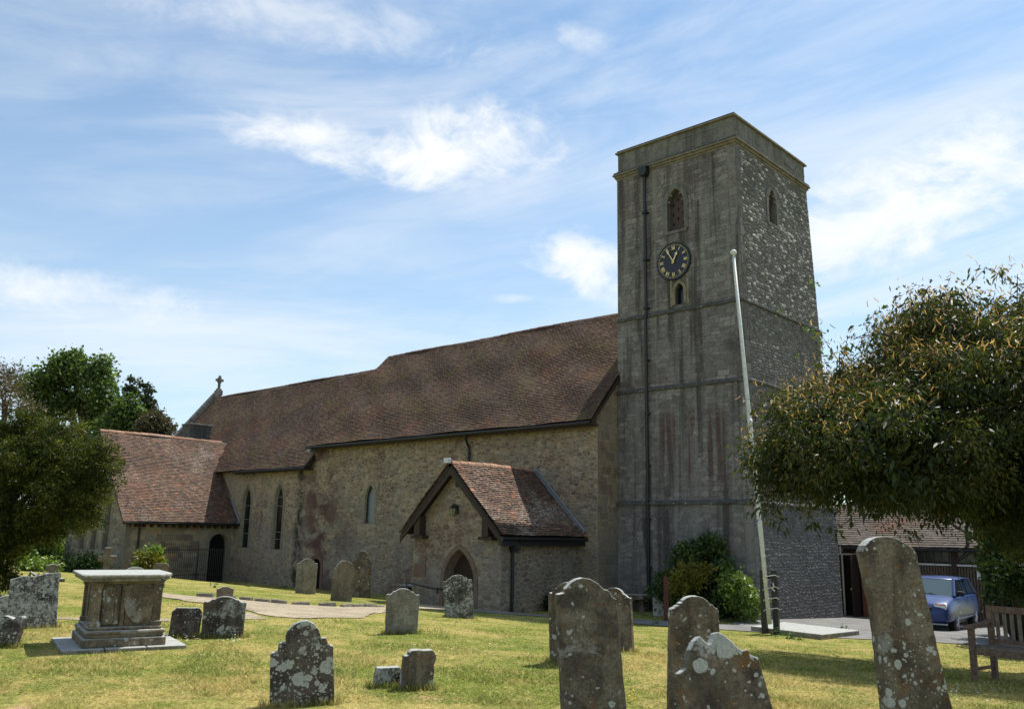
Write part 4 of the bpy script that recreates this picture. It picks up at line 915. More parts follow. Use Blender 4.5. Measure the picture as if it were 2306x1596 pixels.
strip('gravel_path', 'gravel', PATH_TOP, PATH_BOT, .013)
strip('gravel_path', 'gravel', P((0, 1386), (200, 1391), (400, 1393), (560, 1378)), P((0, 1390), (200, 1396), (400, 1399), (600, 1393)), .009)
TAR_F = [(-6.3, -5.55), (-4., -4.0), (-2., -2.9), (0., -2.3), (2.0, -.9), (3.2, -.4), (7, 1.0), (14, 3.5), (22, 6)]
TAR_N = [(-5.4, -7.5), (-3.4, -5.3), (-1.2, -4.1), (1.2, -3.4), (3.6, -2.9), (5.2, -2.0), (9, -.6), (16, 1.2), (24, 3)]
strip('tarmac_path', 'tarmac', TAR_F, TAR_N, .016)
strip('car_park', 'tarmac', [(.1, -2.0), (2, -1.4), (4.5, -.9), (9, .6), (16, 2), (24, 4)], [(-2.5, 8.4), (1.5, 8.4), (6, 8.6), (10, 9), (16, 11), (24, 14)], .010, nv=20)
# kerb stones along the upper edge of the gravel path
kr = tag(empty('path_edging', (0, 0, 0)), 'line of low rough edging stones between gravel path and churchyard grass', 'edging')
pts = [np.array(p) for p in PATH_TOP[2:7]]; 
for i in range(len(pts) - 1):
    a, b = pts[i], pts[i + 1]; L = np.linalg.norm(b - a); n = max(1, int(L / .5))
    for k in range(n):
        q = a + (b - a) * (k + .5) / n; m = MB(); h = rnd.uniform(.05, .10); m.box((-.22, -.06, -.1), (.22, .06, h)); ob = m.build('edging_stone', 'kerb', kr, bevel=.02); ob.location = (q[0], q[1] + .08, gz(q[0], q[1])); ob.rotation_euler = (0, rnd.uniform(-.05, .05), math.atan2(b[1] - a[1], b[0] - a[0]) + rnd.uniform(-.1, .1))

# grass blades, thicker and finer near the camera
def in_poly(x, y, poly):
    c = np.zeros(len(x), bool); n = len(poly)
    for i in range(n):
        (x1, y1), (x2, y2) = poly[i], poly[(i + 1) % n]
        if y1 == y2: continue
        k = ((y1 > y) != (y2 > y)) & (x < (x2 - x1) * (y - y1) / (y2 - y1) + x1); c ^= k
    return c
gzv = np.vectorize(gz)
AVOID = [PATH_TOP + PATH_BOT[::-1], TAR_F + TAR_N[::-1], [(.1, -1.2), (4.5, -.7), (24, 4), (24, 14), (-2.5, 8.4)], P((0, 1386), (200, 1391), (400, 1393), (560, 1378), (600, 1393), (400, 1399), (200, 1396), (0, 1390)), [(-40, -1.2), (-5.2, -1.2), (-5.2, 0), (0, 0), (0, 9), (-40, 9)], [(-10.3, -5.2), (-5.9, -5.2), (-5.9, -1), (-10.3, -1)], [(-35.6, -6.9), (-28.6, -6.9), (-28.6, -1), (-35.6, -1)]]
def grass(n, d0, d1, h, w, name='grass'):
    px = RN.uniform(-20, 2330, n); u = RN.uniform(0, 1, n); d = 1 / (1 / d0 + (1 / d1 - 1 / d0) * u) if d1 / d0 > 1.2 else RN.uniform(d0, d1, n)
    hor = ROT @ np.array([(1.), 0, 0]); f = FWD.copy(); f[2] = 0; f /= np.linalg.norm(f); hor[2] = 0; hor /= np.linalg.norm(hor)
    x = EYE[0] + f[0] * d + hor[0] * (px - CX) / FPX * d; y = EYE[1] + f[1] * d + hor[1] * (px - CX) / FPX * d
    k = np.ones(n, bool)
    jx, jy = x + RN.normal(0, .07, n), y + RN.normal(0, .07, n)
    for a in AVOID[:4]: k &= ~in_poly(jx, jy, a)
    for a in AVOID[4:]: k &= ~in_poly(x, y, a)
    x, y, d = x[k], y[k], d[k]; n = len(x); z = gzv(x, y)
    hh = h * RN.uniform(.4, 1.35, n) * (1 + .0 * d); th = RN.uniform(0, 6.283, n); ln = RN.uniform(.5, 1.6, n) * hh; wd = w * RN.uniform(.6, 1.4, n); wt = RN.uniform(0, 6.283, n)
    clump = .7 + .6 * (np.sin(x * 1.7 + np.sin(y * 1.3) * 2) * np.sin(y * 2.1 + x * .6) > .1); hh = hh * clump * .8
    B = np.stack([x, y, z - .004], 1); wv = np.stack([np.cos(wt) * wd, np.sin(wt) * wd, np.zeros(n)], 1); tip = B + np.stack([np.cos(th) * ln, np.sin(th) * ln, hh], 1)
    V = np.stack([B - wv, B + wv, tip], 1).reshape(-1, 3); F = np.arange(3 * n).reshape(-1, 3); t = np.repeat(RN.uniform(0, 1, n), 3)
    return tag(np_mesh(name, V, F, 'grass_blade', t, kind='stuff'), 'short mown churchyard grass, partly dried to straw', 'grass', 'grass')
grass(300000, 5.2, 15, .028, .0034); grass(150000, 9, 34, .038, .008); grass(2500, 6, 20, .09, .004)

# daisies and dandelions
def flowers(name, pts, mat, r, label, cat):
    m = MB()
    for (x, y) in pts:
        z = gz(x, y) + rnd.uniform(.03, .07); vs = [(x + r * math.cos(a), y + r * math.sin(a), z + rnd.uniform(-.2, .2) * r) for a in [i * 1.0472 for i in range(6)]]; m.add(vs, [(0, 1, 2, 3, 4, 5)])
        m.add([(x - .002, y, z - .05), (x + .002, y, z - .05), (x, y, z)], [(0, 1, 2)])
    return tag(m.build(name, mat, kind='stuff'), label, cat)
pts = []
for cx, cy, n, sx, sy in ((1350, 1372, 40, 60, 9), (1130, 1362, 60, 70, 10), (1455, 1383, 70, 40, 8), (1660, 1396, 60, 60, 6), (500, 1320, 50, 150, 5), (400, 1445, 30, 60, 8), (900, 1460, 60, 400, 40), (520, 1447, 20, 30, 4), (2200, 1560, 30, 90, 20)):
    for _ in range(n): p = G(cx + rnd.gauss(0, sx * .5), cy + rnd.gauss(0, sy * .5)); pts.append((p[0], p[1]))
flowers('daisies', pts, 'daisy', .012, 'scattered small white daisies in the grass', 'daisies')
pts = [tuple(G(rnd.uniform(50, 1250), rnd.uniform(1480, 1580))[:2]) for _ in range(26)] + [tuple(G(rnd.gauss(1425, 15), rnd.gauss(1575, 10))[:2]) for _ in range(14)]
flowers('dandelions', pts, 'dandelion', .013, 'scattered yellow dandelions in the dry grass', 'dandelions')

# ================================================================== HEADSTONES
def body_stone(parent, outline, w, h, th, mat, name, bev=.008, rim=None, sink=.15):
    pts = []; n = len(outline)
    for i in range(n):                                  # small chips along the edge
        a, b = outline[i], outline[(i + 1) % n]; L = math.hypot((b[0] - a[0]) * w, (b[1] - a[1]) * h); k = max(1, int(L / .06))
        for j in range(k):
            t = j / k; x = a[0] + (b[0] - a[0]) * t; y = a[1] + (b[1] - a[1]) * t
            e = .004 if k > 1 else .001; pts.append(((x * w) + rnd.uniform(-e, e), max(-sink, y * h + rnd.uniform(-e, e)) if y > 0 else -sink))
    m = MB(); m.prism(pts, (0, -th / 2, 0), XV, ZV, (0, th, 0)); o = m.build(name, mat, parent, bevel=bev)
    return o
def norm(pts):                                          # from traced picture points (y down) to unit width and height, base centred
    x0 = min(p[0] for p in pts); x1 = max(p[0] for p in pts); y0 = min(p[1] for p in pts); y1 = max(p[1] for p in pts)
    return [((p[0] - (x0 + x1) / 2) / (x1 - x0), (y1 - p[1]) / (y1 - y0)) for p in pts]
def arcp(cx, cy, rx, ry, a0, a1, n=8): return [(cx + rx * math.cos(rad(a0 + (a1 - a0) * i / n)), cy + ry * math.sin(rad(a0 + (a1 - a0) * i / n))) for i in range(n + 1)]
OUT = {
 'round': [(-.5, 0), (.5, 0)] + arcp(0, .78, .5, .22, 0, 180, 12),
 'tallround': [(-.5, 0), (.5, 0)] + arcp(0, .85, .5, .15, 0, 180, 12),
 'gothic': [(-.5, 0), (.5, 0), (.5, .74)] + [(.46, .83), (.36, .92), (.2, .98), (.05, 1.), (-.08, 1.0), (-.2, .97), (-.34, .88), (-.46, .78), (-.5, .7)],
 'shoulder': [(-.48, 0), (.48, 0), (.5, .84), (.47, .875), (.40, .86), (.34, .89), (.31, .925)] + arcp(0, .88, .27, .12, 25, 155, 8) + [(-.31, .925), (-.34, .89), (-.40, .86), (-.47, .875), (-.5, .84)],
 'scallop': [(-.5, 0), (.5, 0), (.5, .83), (.42, .84), (.35, .88)] + arcp(0, .86, .3, .14, 15, 165, 9) + [(-.35, .88), (-.42, .84), (-.5, .83)],
 'serpent': [(-.5, 0), (.5, 0), (.47, 1.0), (.38, 1.0), (.2, .985), (0, .95), (-.12, .94), (-.25, .96), (-.36, .93), (-.5, .90)],
 'clip': [(-.5, 0), (.47, 0), (.5, .86), (.46, .90), (.42, .97), (.36, 1.0), (-.34, 1.), (-.38, .94), (-.44, .90), (-.46, .84)],
 'stump': [(-.5, 0), (.44, 0), (.46, .5), (.43, .6), (.5, .8), (.48, .88), (.42, .96), (.36, 1.), (.1, .985), (-.05, 1.0), (-.26, .98), (-.32, .93), (-.34, .86), (-.46, .84), (-.48, .62)],
 'flat': [(-.5, 0), (.47, 0), (.5, .93), (.44, 1.0), (-.4, .97), (-.44, .6)],
 'pointy': [(-.5, 0), (.5, 0), (.5, .62), (.46, .76), (.34, .84), (.2, .95), (.08, .98), (-.04, 1.0), (-.16, .96), (-.24, .86), (-.42, .78), (-.5, .66)],
 'broken': [(-.5, 0), (.46, 0), (.5, .93), (.42, 1.), (.3, .98), (.12, .88), (-.1, .93), (-.3, .95), (-.5, .9)],
 'w_': [],
}
OUT['plain_arch'] = norm([(250, 1490), (215, 640), (240, 625), (330, 605), (335, 520), (350, 468), (370, 460), (450, 462), (440, 370), (480, 270), (560, 175), (680, 120), (740, 112), (800, 115), (900, 165), (980, 260), (1010, 330), (1030, 400), (1060, 402), (1110, 402), (1130, 440), (1150, 480), (1190, 525), (1245, 552), (1310, 1490)])
OUT['big_shoulder'] = norm([(290, 1700), (262, 780), (250, 720), (255, 660), (310, 650), (320, 620), (370, 570), (410, 548), (460, 538), (520, 548), (580, 582), (630, 630), (650, 628), (670, 645), (685, 680), (720, 700), (735, 850), (790, 1700)])
OUT['scroll'] = norm([(1290, 1760), (1235, 1240), (1225, 1180), (1285, 1160), (1310, 1120), (1345, 1075), (1390, 1035), (1435, 1012), (1455, 1030), (1490, 1052), (1520, 1055), (1545, 1030), (1565, 1005), (1590, 1000), (1640, 1020), (1690, 1050), (1730, 1080), (1765, 1095), (1812, 1092), (1828, 1120), (1885, 1135), (1900, 1210), (2030, 1760)])
OUT['lean_slab'] = norm([(940, 1700), (905, 800), (870, 590), (845, 430), (870, 385), (910, 350), (955, 330), (1010, 322), (1070, 325), (1130, 345), (1190, 378), (1230, 405), (1250, 440), (1262, 520), (1300, 800), (1350, 1150), (1425, 1596), (1440, 1700)])
OUT['stepped'] = norm([(1055, 1800), (1080, 822), (1095, 805), (1115, 800), (1125, 785), (1150, 778), (1155, 758), (1178, 748), (1185, 730), (1215, 705), (1260, 690), (1310, 688), (1355, 700), (1395, 728), (1410, 752), (1440, 765), (1452, 785), (1478, 800), (1492, 822), (1480, 1800)])
OUT['double'] = [(-.5, 0), (.5, 0), (.5, .9), (.47, .925), (.42, .9), (.38, .89)] + arcp(.22, .90, .16, .10, 0, 180, 7) + [(.0, .9)] + arcp(-.22, .90, .16, .10, 0, 180, 7) + [(-.38, .89), (-.42, .92), (-.47, .935), (-.5, .91)]
STONES = []
def headstone(xl, xr, yt, yb, out, mat, label, yaw=0, roll=0, pitch=0, th=.09, depth=None, name='headstone', group=None, wk=1., outline_skew=False):
    xc = (xl + xr) / 2
    p = at_depth(xc, depth) if depth else G(xc, yb)
    d = (p - EYE) @ FWD; w = (xr - xl) * d / FPX * wk
    r = ray(xc, yt); top = EYE + r * d / (r @ FWD); h = max(.1, top[2] - p[2])
    face = math.atan2(EYE[1] - p[1], EYE[0] - p[0]) + math.pi / 2      # local -Y looks at the camera
    e = empty(name, tuple(p), (rad(pitch), rad(roll), 0), label, 'headstone' if name == 'headstone' else 'gravestone', group)
    e.rotation_mode = 'YXZ' if False else 'XYZ'; e.rotation_euler = (Matrix.Rotation(face + rad(yaw), 4, 'Z') @ Matrix.Rotation(rad(roll), 4, 'Y') @ Matrix.Rotation(rad(pitch), 4, 'X')).to_euler()
    body_stone(e, OUT[out], w, h, th, mat, 'slab'); STONES.append((p, w, th, face + rad(yaw), d)); return e, w, h
def inscription(e, w, h, lines, z0, size, yoff, mat='grave_tan', name='inscription', font_align='CENTER'):
    for i, tx in enumerate(lines):
        cu = bpy.data.curves.new('t', 'FONT'); cu.body = tx; cu.size = size; cu.extrude = .0015; cu.align_x = 'CENTER'; ob = bpy.data.objects.new('t', cu); COL.objects.link(ob)
        bpy.context.view_layer.update(); me = bpy.data.meshes.new_from_object(ob.evaluated_get(bpy.context.evaluated_depsgraph_get())); bpy.data.objects.remove(ob)
        me.materials.clear(); me.materials.append(MATS[mat]); o = bpy.data.objects.new(name, me); COL.objects.link(o); o.parent = e; o.location = (0, yoff, z0 - i * size * 1.5); o.rotation_euler = (rad(90), 0, 0)
gr = 'weathered upright headstones standing in the churchyard'
headstone(-6, 26, 1340, 1396, 'tallround', 'grave_mottled', 'small grey round-topped headstone cut by the left picture edge, behind a broken one', 8)
headstone(-14, 38, 1384, 1457, 'broken', 'grave_white', 'broken pale slanting headstone stump at the far left edge, nearest the camera', -28, roll=6, pitch=-4, th=.13)
e, w, h = headstone(20, 121, 1291, 1414, 'serpent', 'grave_mottled', 'wide dark headstone with wavy top and black-and-white lichen left of the chest tomb', 6, roll=-1.5, pitch=-3, th=.08)
m = MB(); m.tube([(-.1, .02, h * .93), (-.08, .0, h * 1.02), (-.0, .01, h * .95), (.05, 0, h * 1.0)], [.03, .025, .03, .015], 6); m.build('lichen_tuft', 'grave_white', e)
headstone(380, 447, 1368, 1436, 'clip', 'grave_white', 'short square headstone blotched with white lichen, right of the chest tomb', 4, roll=1.5, th=.08)
headstone(453, 546, 1343, 1435, 'shoulder', 'grave_white', 'dark shouldered headstone with round white lichens, paired with a shorter square one', -4, roll=1, th=.10)
headstone(499, 535, 1320, 1352, 'shoulder', 'grave_tan', 'tiny brown shouldered footstone at the edge of the gravel path', 5, depth=20.5)
e, w, h = headstone(604, 751, 1399, 1587, 'plain_arch', 'grave_white', 'round-shouldered headstone with large pale lichen bloom, alone on the grass left of centre', 6, roll=-.5, th=.085)
inscription(e, w, h, ['Memory ANN', 'the Wife'], h * .70, .045, -.0428, 'grave_brown')
headstone(664, 710, 1257, 1336, 'shoulder', 'grave_pale', 'tall grey-beige headstone with scrolled shoulders in front of the blocked nave door', 5, roll=.5, th=.12)
headstone(744, 791, 1262, 1353, 'gothic', 'grave_tan', 'plain brown arched headstone leaning slightly on the grass before the nave', 8, roll=2.2, th=.09)
headstone(797, 840, 1238, 1330, 'pointy', 'grave_brown', 'dark pointed headstone standing in shade against the nave wall', 0, depth=31.5, th=.12)
headstone(865, 940, 1325, 1426, 'shoulder', 'grave_pale', 'sunlit-edged shouldered headstone by the end of the gravel path, before the porch', 6, roll=1, th=.085)
headstone(1001, 1068, 1294, 1391, 'shoulder', 'grave_mottled', 'black-and-white lichened headstone leaning left in front of the porch door', 10, roll=-5, pitch=-3, th=.09)
headstone(853, 914, 1501, 1538, 'flat', 'grave_mottled', 'low pale sunken stone stub touching a taller brown stump', 12, roll=1.5, th=.12, depth=9.7)
headstone(913, 989, 1463, 1538, 'stump', 'grave_brown', 'brown broken headstone stump with notched shoulders, beside a low stub', 12, roll=2, th=.13, depth=9.6)
headstone(1238, 1322, 1312, 1500, 'shoulder', 'grave_spotted', 'brown headstone half hidden behind the left of the big round-topped one', -14, roll=-1.5, th=.10, depth=11.6)
headstone(1345, 1426, 1324, 1476, 'scallop', 'grave_spotted', 'dark headstone peeping out on the right behind the big round-topped one', -18, roll=-3, pitch=-3, th=.10, depth=13.6)
headstone(1254, 1413, 1303, 1600, 'big_shoulder', 'grave_spotted_few', 'big dark round-topped headstone with white-spotted face, third from the right in front row', 14, roll=-1.2, pitch=-1, th=.13, depth=7.6)
headstone(1493, 1612, 1344, 1600, 'stepped', 'grave_brown', 'brown headstone with stepped scalloped shoulders in front of the shrub', 16, roll=.3, th=.12, depth=8.4)
headstone(1536, 1778, 1430, 1600, 'scroll', 'grave_rust', 'leaning headstone with twin scroll peaks and a bright white upper edge', 22, roll=-4, pitch=-9, th=.11, depth=5.9)
e, w, h = headstone(1940, 2118, 1207, 1600, 'lean_slab', 'grave_spotted', 'tall thick round-topped headstone leaning left, dotted with white and orange lichen', 24, roll=-.5, pitch=-2, th=.17, depth=7.4, wk=1.04)
headstone(1470, 1494, 1325, 1386, 'tallround', 'marble', 'small clean white headstone behind the rust-coloured post', 4, th=.09)
headstone(292, 333, 1276, 1300, 'round', 'marble', 'white round-topped memorial just showing above the chest tomb', 10, depth=24.5, th=.08)
headstone(342, 376, 1268, 1303, 'clip', 'grave_tan', 'small brown headstone in front of the golden shrub by the transept', -5, th=.08)
headstone(252, 292, 1289, 1303, 'round', 'grave_mottled', 'grey low headstone barely showing over the chest tomb top', 3, depth=22)
def cross(xc, yt, yb, arm, depth, label, mat):
    p = at_depth(xc, depth); r = ray(xc, yt); top = EYE + r * depth / (r @ FWD); h = top[2] - p[2]; a = arm * depth / FPX / 2; t = .075
    face = math.atan2(EYE[1] - p[1], EYE[0] - p[0]) + math.pi / 2
    e = empty('stone_cross', tuple(p), (0, 0, face + rad(12)), label, 'cross')
    m = MB(); m.prism([(-t, .2), (t, .2), (t, h * .66), (a, h * .66), (a, h * .66 + 2 * t), (t, h * .66 + 2 * t), (t, h), (-t, h), (-t, h * .66 + 2 * t), (-a, h * .66 + 2 * t), (-a, h * .66), (-t, h * .66)], (0, -t * .8, 0), XV, ZV, (0, t * 1.6, 0)); m.build('cross', mat, e, bevel=.012)
    m = MB(); m.box((-.22, -.17, .08), (.22, .17, .24)); m.build('step', mat, e, bevel=.015); m = MB(); m.box((-.33, -.27, -.1), (.33, .27, .085)); m.build('plinth', mat, e, bevel=.015)
cross(127, 1269, 1322, 26, 26.5, 'small brown stone cross on a stepped base, left of the chest tomb', 'grave_tan')
cross(247, 1232, 1300, 37, 24.0, 'taller stone cross showing behind the chest tomb', 'grave_tan')

def stone_tufts():
    V_ = []; T_ = []
    for p, w, th, an, d in STONES:
        if d > 24: continue
        n = int(420 if d < 14 else 260)
        for _ in range(n):
            s_ = rnd.choice((-1, -1, 1)); lx = rnd.uniform(-.5, .5) * (w + .06); ly = s_ * (th / 2 + abs(rnd.gauss(0, .035)) + .005)
            if rnd.random() < .2: lx = rnd.choice((-1, 1)) * (w / 2 + .02 + abs(rnd.gauss(0, .03))); ly = rnd.uniform(-th, th) * .7
            x = p[0] + lx * math.cos(an) - ly * math.sin(an); y = p[1] + lx * math.sin(an) + ly * math.cos(an); z = gz(x, y); h = rnd.uniform(.03, .105) * (1 if rnd.random() < .85 else 1.5); a = rnd.uniform(0, 6.28); w_ = rnd.uniform(.002, .0045) * (1 + d * .05)
            c, s2 = math.cos(a) * w_, math.sin(a) * w_; V_ += [(x - c, y - s2, z), (x + c, y + s2, z), (x + rnd.gauss(0, .35) * h, y + rnd.gauss(0, .35) * h, z + h)]; T_ += [rnd.random() * .8] * 3
    tag(np_mesh('long_grass', np.array(V_), np.arange(len(V_)).reshape(-1, 3), 'grass_blade', np.array(T_), kind='stuff'), 'longer unmown grass tufts round the feet of the headstones', 'grass')
stone_tufts()
# ---- chest tomb
a = G(140, 1472); b = G(428, 1463); c = G(95, 1441); u = (b - a)[:2]; L = float(np.linalg.norm(u)); ang = math.atan2(u[1], u[0]); D = 1.6
mid = (a + b) / 2; 
ang += rad(9); mid = (a + b) / 2 + np.array([-.05, 0, 0])
tomb = empty('chest_tomb', (float(mid[0]), float(mid[1]), .8), (0, 0, ang), 'large carved stone chest tomb with broken top slab on a paved plinth', 'tomb')
m = MB(); hw = L / 2
for i in range(3):
    for j in range(2): 
        q = MB(); x0 = -hw + i * L / 3; y0 = j * D / 2; q.box((x0 + .006, y0 + .006, -.25), (x0 + L / 3 - .006, y0 + D / 2 - .006, .045 + rnd.uniform(-.006, .006))); q.build('plinth_slab', 'grave_pale', tomb, bevel=.012)
tomb.scale = (1, 1, 1.09)
bx0, bx1, by0, by1 = -.45, .43, .22, 1.32
def blk(z0, z1, e, mat='tomb_stone', nm='base_moulding', bev=.015):
    q = MB(); q.box((bx0 - e, by0 - e, z0), (bx1 + e, by1 + e, z1)); return q.build(nm, mat, tomb, bevel=bev)
blk(.045, .15, .09); blk(.15, .19, .055); blk(.19, .24, .075, bev=.024); blk(.24, .28, .03); blk(.28, .80, -.045, nm='core')
for (x, y) in ((bx0, by0), (bx1, by0), (bx0, by1), (bx1, by1)):
    q = MB(); sx = 1 if x > 0 else -1; sy = 1 if y > .7 else -1
    q.box((-.055, -.055, .28), (.055, .055, .80)); q.box((-.07, -.07, .28), (.07, .07, .34)); q.box((-.07, -.07, .74), (.07, .07, .80)); o = q.build('corner_pier', 'tomb_stone', tomb, bevel=.012); o.location = (x - sx * .05, y - sy * .05, 0); o.rotation_euler = (0, 0, 0)
q = MB(); q.prism([(bx0 + .12, .31), (bx0 + .34, .31), (bx0 + .34, .76), (bx0 + .12, .76)], (0, by0 + .04, 0), XV, ZV, (0, -.02, 0)); q.build('recessed_panel', 'grave_brown', tomb, bevel=.006)
for xx in (bx0 + .16, bx0 + .30): q = MB(); q.box((xx - .014, by0 + .0, .33), (xx + .014, by0 + .035, .74)); q.build('pilaster', 'tomb_stone', tomb, bevel=.005)
q = MB(); q.box((bx0 + .36, by0 + .005, .28), (bx0 + .41, by0 + .05, .80)); q.build('pilaster', 'tomb_stone', tomb, bevel=.006)
q = MB(); q.box((bx0 + .42, by0 + .02, .285), (bx1 - .105, by0 + .05, .795)); q.build('front_panel', 'tomb_stone', tomb, bevel=.005)
sh_ = [(x * .9, z) for x, z in [(-.215, .77), (-.215, .55), (-.19, .46), (-.13, .38), (-.05, .325), (.0, .315), (.05, .325), (.13, .38), (.19, .46), (.215, .55), (.215, .77)]]
q = MB(); q.prism(sh_[::-1], (.14, by0 + .02, 0), XV, ZV, (0, -.022, 0)); q.build('shield_panel', 'tomb_stone', tomb, bevel=.008)
for yy in (.42, .72, 1.02): q = MB(); q.box((bx0 + .025, yy - .09, .33), (bx0 + .05, yy + .09, .75)); q.build('side_panel', 'tomb_stone', tomb, bevel=.006)
blk(.80, .835, .02, nm='cornice'); 
top = [(-.58, .09), (.34, .08), (.38, .115), (.40, .17), (.45, .20), (.48, .26), (.50, .34), (.56, .50), (.57, 1.46), (-.58, 1.48), (-.60, .14)]
q = MB(); q.prism(top, (0, 0, .835), XV, YV, (0, 0, .035)); q.build('top_slab', 'grave_pale', tomb, bevel=.012)
q = MB(); q.prism([(x * 1.06, .76 + (y - .76) * 1.05) for x, y in top], (0, 0, .87), XV, YV, (0, 0, .05)); q.build('top_slab', 'grave_pale', tomb, bevel=.02)
for k in range(9):
    q = MB(); r_ = rnd.uniform(.03, .06); q.lathe([(r_ * .5, -r_ * .6), (r_, 0), (r_ * .6, r_ * .6)], (0, 0, 0), 7); o = q.build('broken_edge', 'grave_white', tomb, smooth=False); o.location = (.38 + k * .02 + rnd.uniform(-.02, .02), .16 + k * .035, .86 + rnd.uniform(-.02, .02)); o.scale = (1, 1, .7)

# ---- low shaded tombs by the wall
p = at_depth(842, 32.2); p[1] = -2.0; e = empty('table_tomb', tuple(p), (0, 0, rad(2)), 'low dark table tomb in shade at the foot of the nave wall', 'tomb')
m = MB(); m.box((-1.1, -.45, .28), (1.1, .45, .36)); m.build('top_slab', 'grave_brown', e, bevel=.02)
for x in (-.9, -.3, .3, .9): m = MB(); m.box((x - .07, -.35, -.3), (x + .07, .35, .28)); m.build('support', 'grave_brown', e, bevel=.01)
p = G(1425, 1352); p = at_depth(1425, 29.5); e = empty('broken_ledge', (float(p[0]), -.62, 0), (0, 0, 0), 'broken stone table slab against the tower foot, left of the shrub', 'stone slab')
m = MB(); m.prism([(-.7, .52), (.75, .55), (.75, .42), (.4, .38), (.3, .28), (.1, .36), (-.6, .38)], (0, -.25, 0), XV, ZV, (0, .55, 0)); m.build('slab', 'grave_brown', e, bevel=.015)
for a_, b_ in ((-.5, -.3), (.45, .62)): m = MB(); m.box((a_, -.1, -.1), (b_, .25, .41)); m.build('support', 'grave_brown', e, bevel=.01)
# ---- ledger stone beside the flagpole
c1_ = G(1690, 1420); c2_ = G(1850, 1440); c3_ = G(1935, 1430); c4_ = G(1765, 1410)
m = MB(); z = .13
pts = [tuple(q[:2]) for q in (c1_, c2_, c3_, c4_)]; ctr = np.mean(pts, 0)
m.prism([(q[0] - ctr[0], q[1] - ctr[1]) for q in pts], (0, 0, -.1), XV, YV, (0, 0, .1 + z)); o = m.build('ledger_stone', 'grave_pale', bevel=.02); o.location = (float(ctr[0]), float(ctr[1]), gz(*ctr)); tag(o, 'flat pale ledger stone lying beside the flagpole foot', 'stone slab')

# ================================================================== FLAGPOLE
fp = empty('flagpole', (1.95, -3.3, 0), label='tall white flagpole leaning slightly between two short black posts', cat='flagpole')
for dx, dy in ((-.02, 0), (.30, .02)):
    m = MB(); m.box((dx - .075, dy - .05, -.2), (dx + .075, dy + .05, 1.62)); m.build('post', 'black_iron', fp, bevel=.008)
m = MB(); m.box((-.0, -.02, 1.40), (.30, .04, 1.52)); m.build('crosspiece', 'black_iron', fp)
m = MB(); m.tube([(.17, -.10, .25), (.0, -.10, 2.9), (-.27, -.09, 7.0), (-.50, -.08, 10.45)], [.055, .055, .046, .034], 12); m.tube([(-.165, -.095, 5.45), (-.18, -.095, 5.65)], .062, 12); m.build('pole', 'white_paint', fp, smooth=True)
m = MB(); m.lathe([(.02, -.06), (.05, -.04), (.085, -.02), (.095, .02), (.085, .06), (.05, .095), (.01, .105)], (-.505, -.08, 10.5), 14); m.build('finial', 'white_paint', fp, smooth=True)
m = MB(); m.tube([(-.56, -.06, 10.4), (-.36, -.04, 7.0), (-.1, -.05, 2.9), (.05, -.1, 1.5)], .007, 5)
for k, z in enumerate((1.45, 1.15, .88, .62)):
    m.tube([(.02, -.10, z - .05), (.1, -.16, z), (.22, -.13, z + .02), (.38, -.08, z + .05), (.38, .08, z)], .012, 5)
m.tube([(.3, -.08, 1.3), (.34, -.12, 1.22), (.28, -.1, 1.15), (.36, -.12, 1.1)], .02, 5); m.build('rope', 'rope', fp)
m = MB(); m.box((-.07, -.05, -.2), (.07, .05, 1.25)); m.box((.07, -.02, .72), (.13, .0, .74)); m.box((.12, -.02, .25), (.14, .0, .74)); p = G(1497, 1388); o = m.build('wooden_post', 'rust_post', bevel=.008); p = at_depth(1497, 26.); o.location = (float(p[0]), float(p[1]), gz(p[0], p[1])); o.rotation_euler = (0, 0, rad(35)); tag(o, 'rust-brown square wooden post with small white bracket beside the shrub', 'post')

# ================================================================== CLOCK
ck = empty('tower_clock', (-2.69, .055, 11.94), label='round blue-black clock with gold Roman numerals on the tower', cat='clock')
def disc(name, r0, r1, y0, y1, mat, seg=48):
    m = MB(); m.lathe([(r1, -y0), (r1, -y1)], (0, 0, 0), seg); m.v = [(a, -c * -1 if False else -(-c) * 1, b) for a, b, c in m.v]; 
    m.v = [(a, b, c) for a, b, c in m.v]; return m.build(name, mat, ck)
disc('dial', 0, .70, .0, -.045 * -1, 'clock_blue'); CK = -.05; ck.scale = (.94, 1, .94)
def flat(name, quads, mat='gold', y=CK - .01, th=.012):
    m = MB()
    for q in quads: m.prism(q, (0, y, 0), XV, ZV, (0, -th, 0))
    return m.build(name, mat, ck)
def bar(x0, z0, x1, z1, w):
    dx, dz = x1 - x0, z1 - z0; l = math.hypot(dx, dz); nx, nz = -dz / l * w / 2, dx / l * w / 2
    return [(x0 - nx, z0 - nz), (x1 - nx, z1 - nz), (x1 + nx, z1 + nz), (x0 + nx, z0 + nz)]
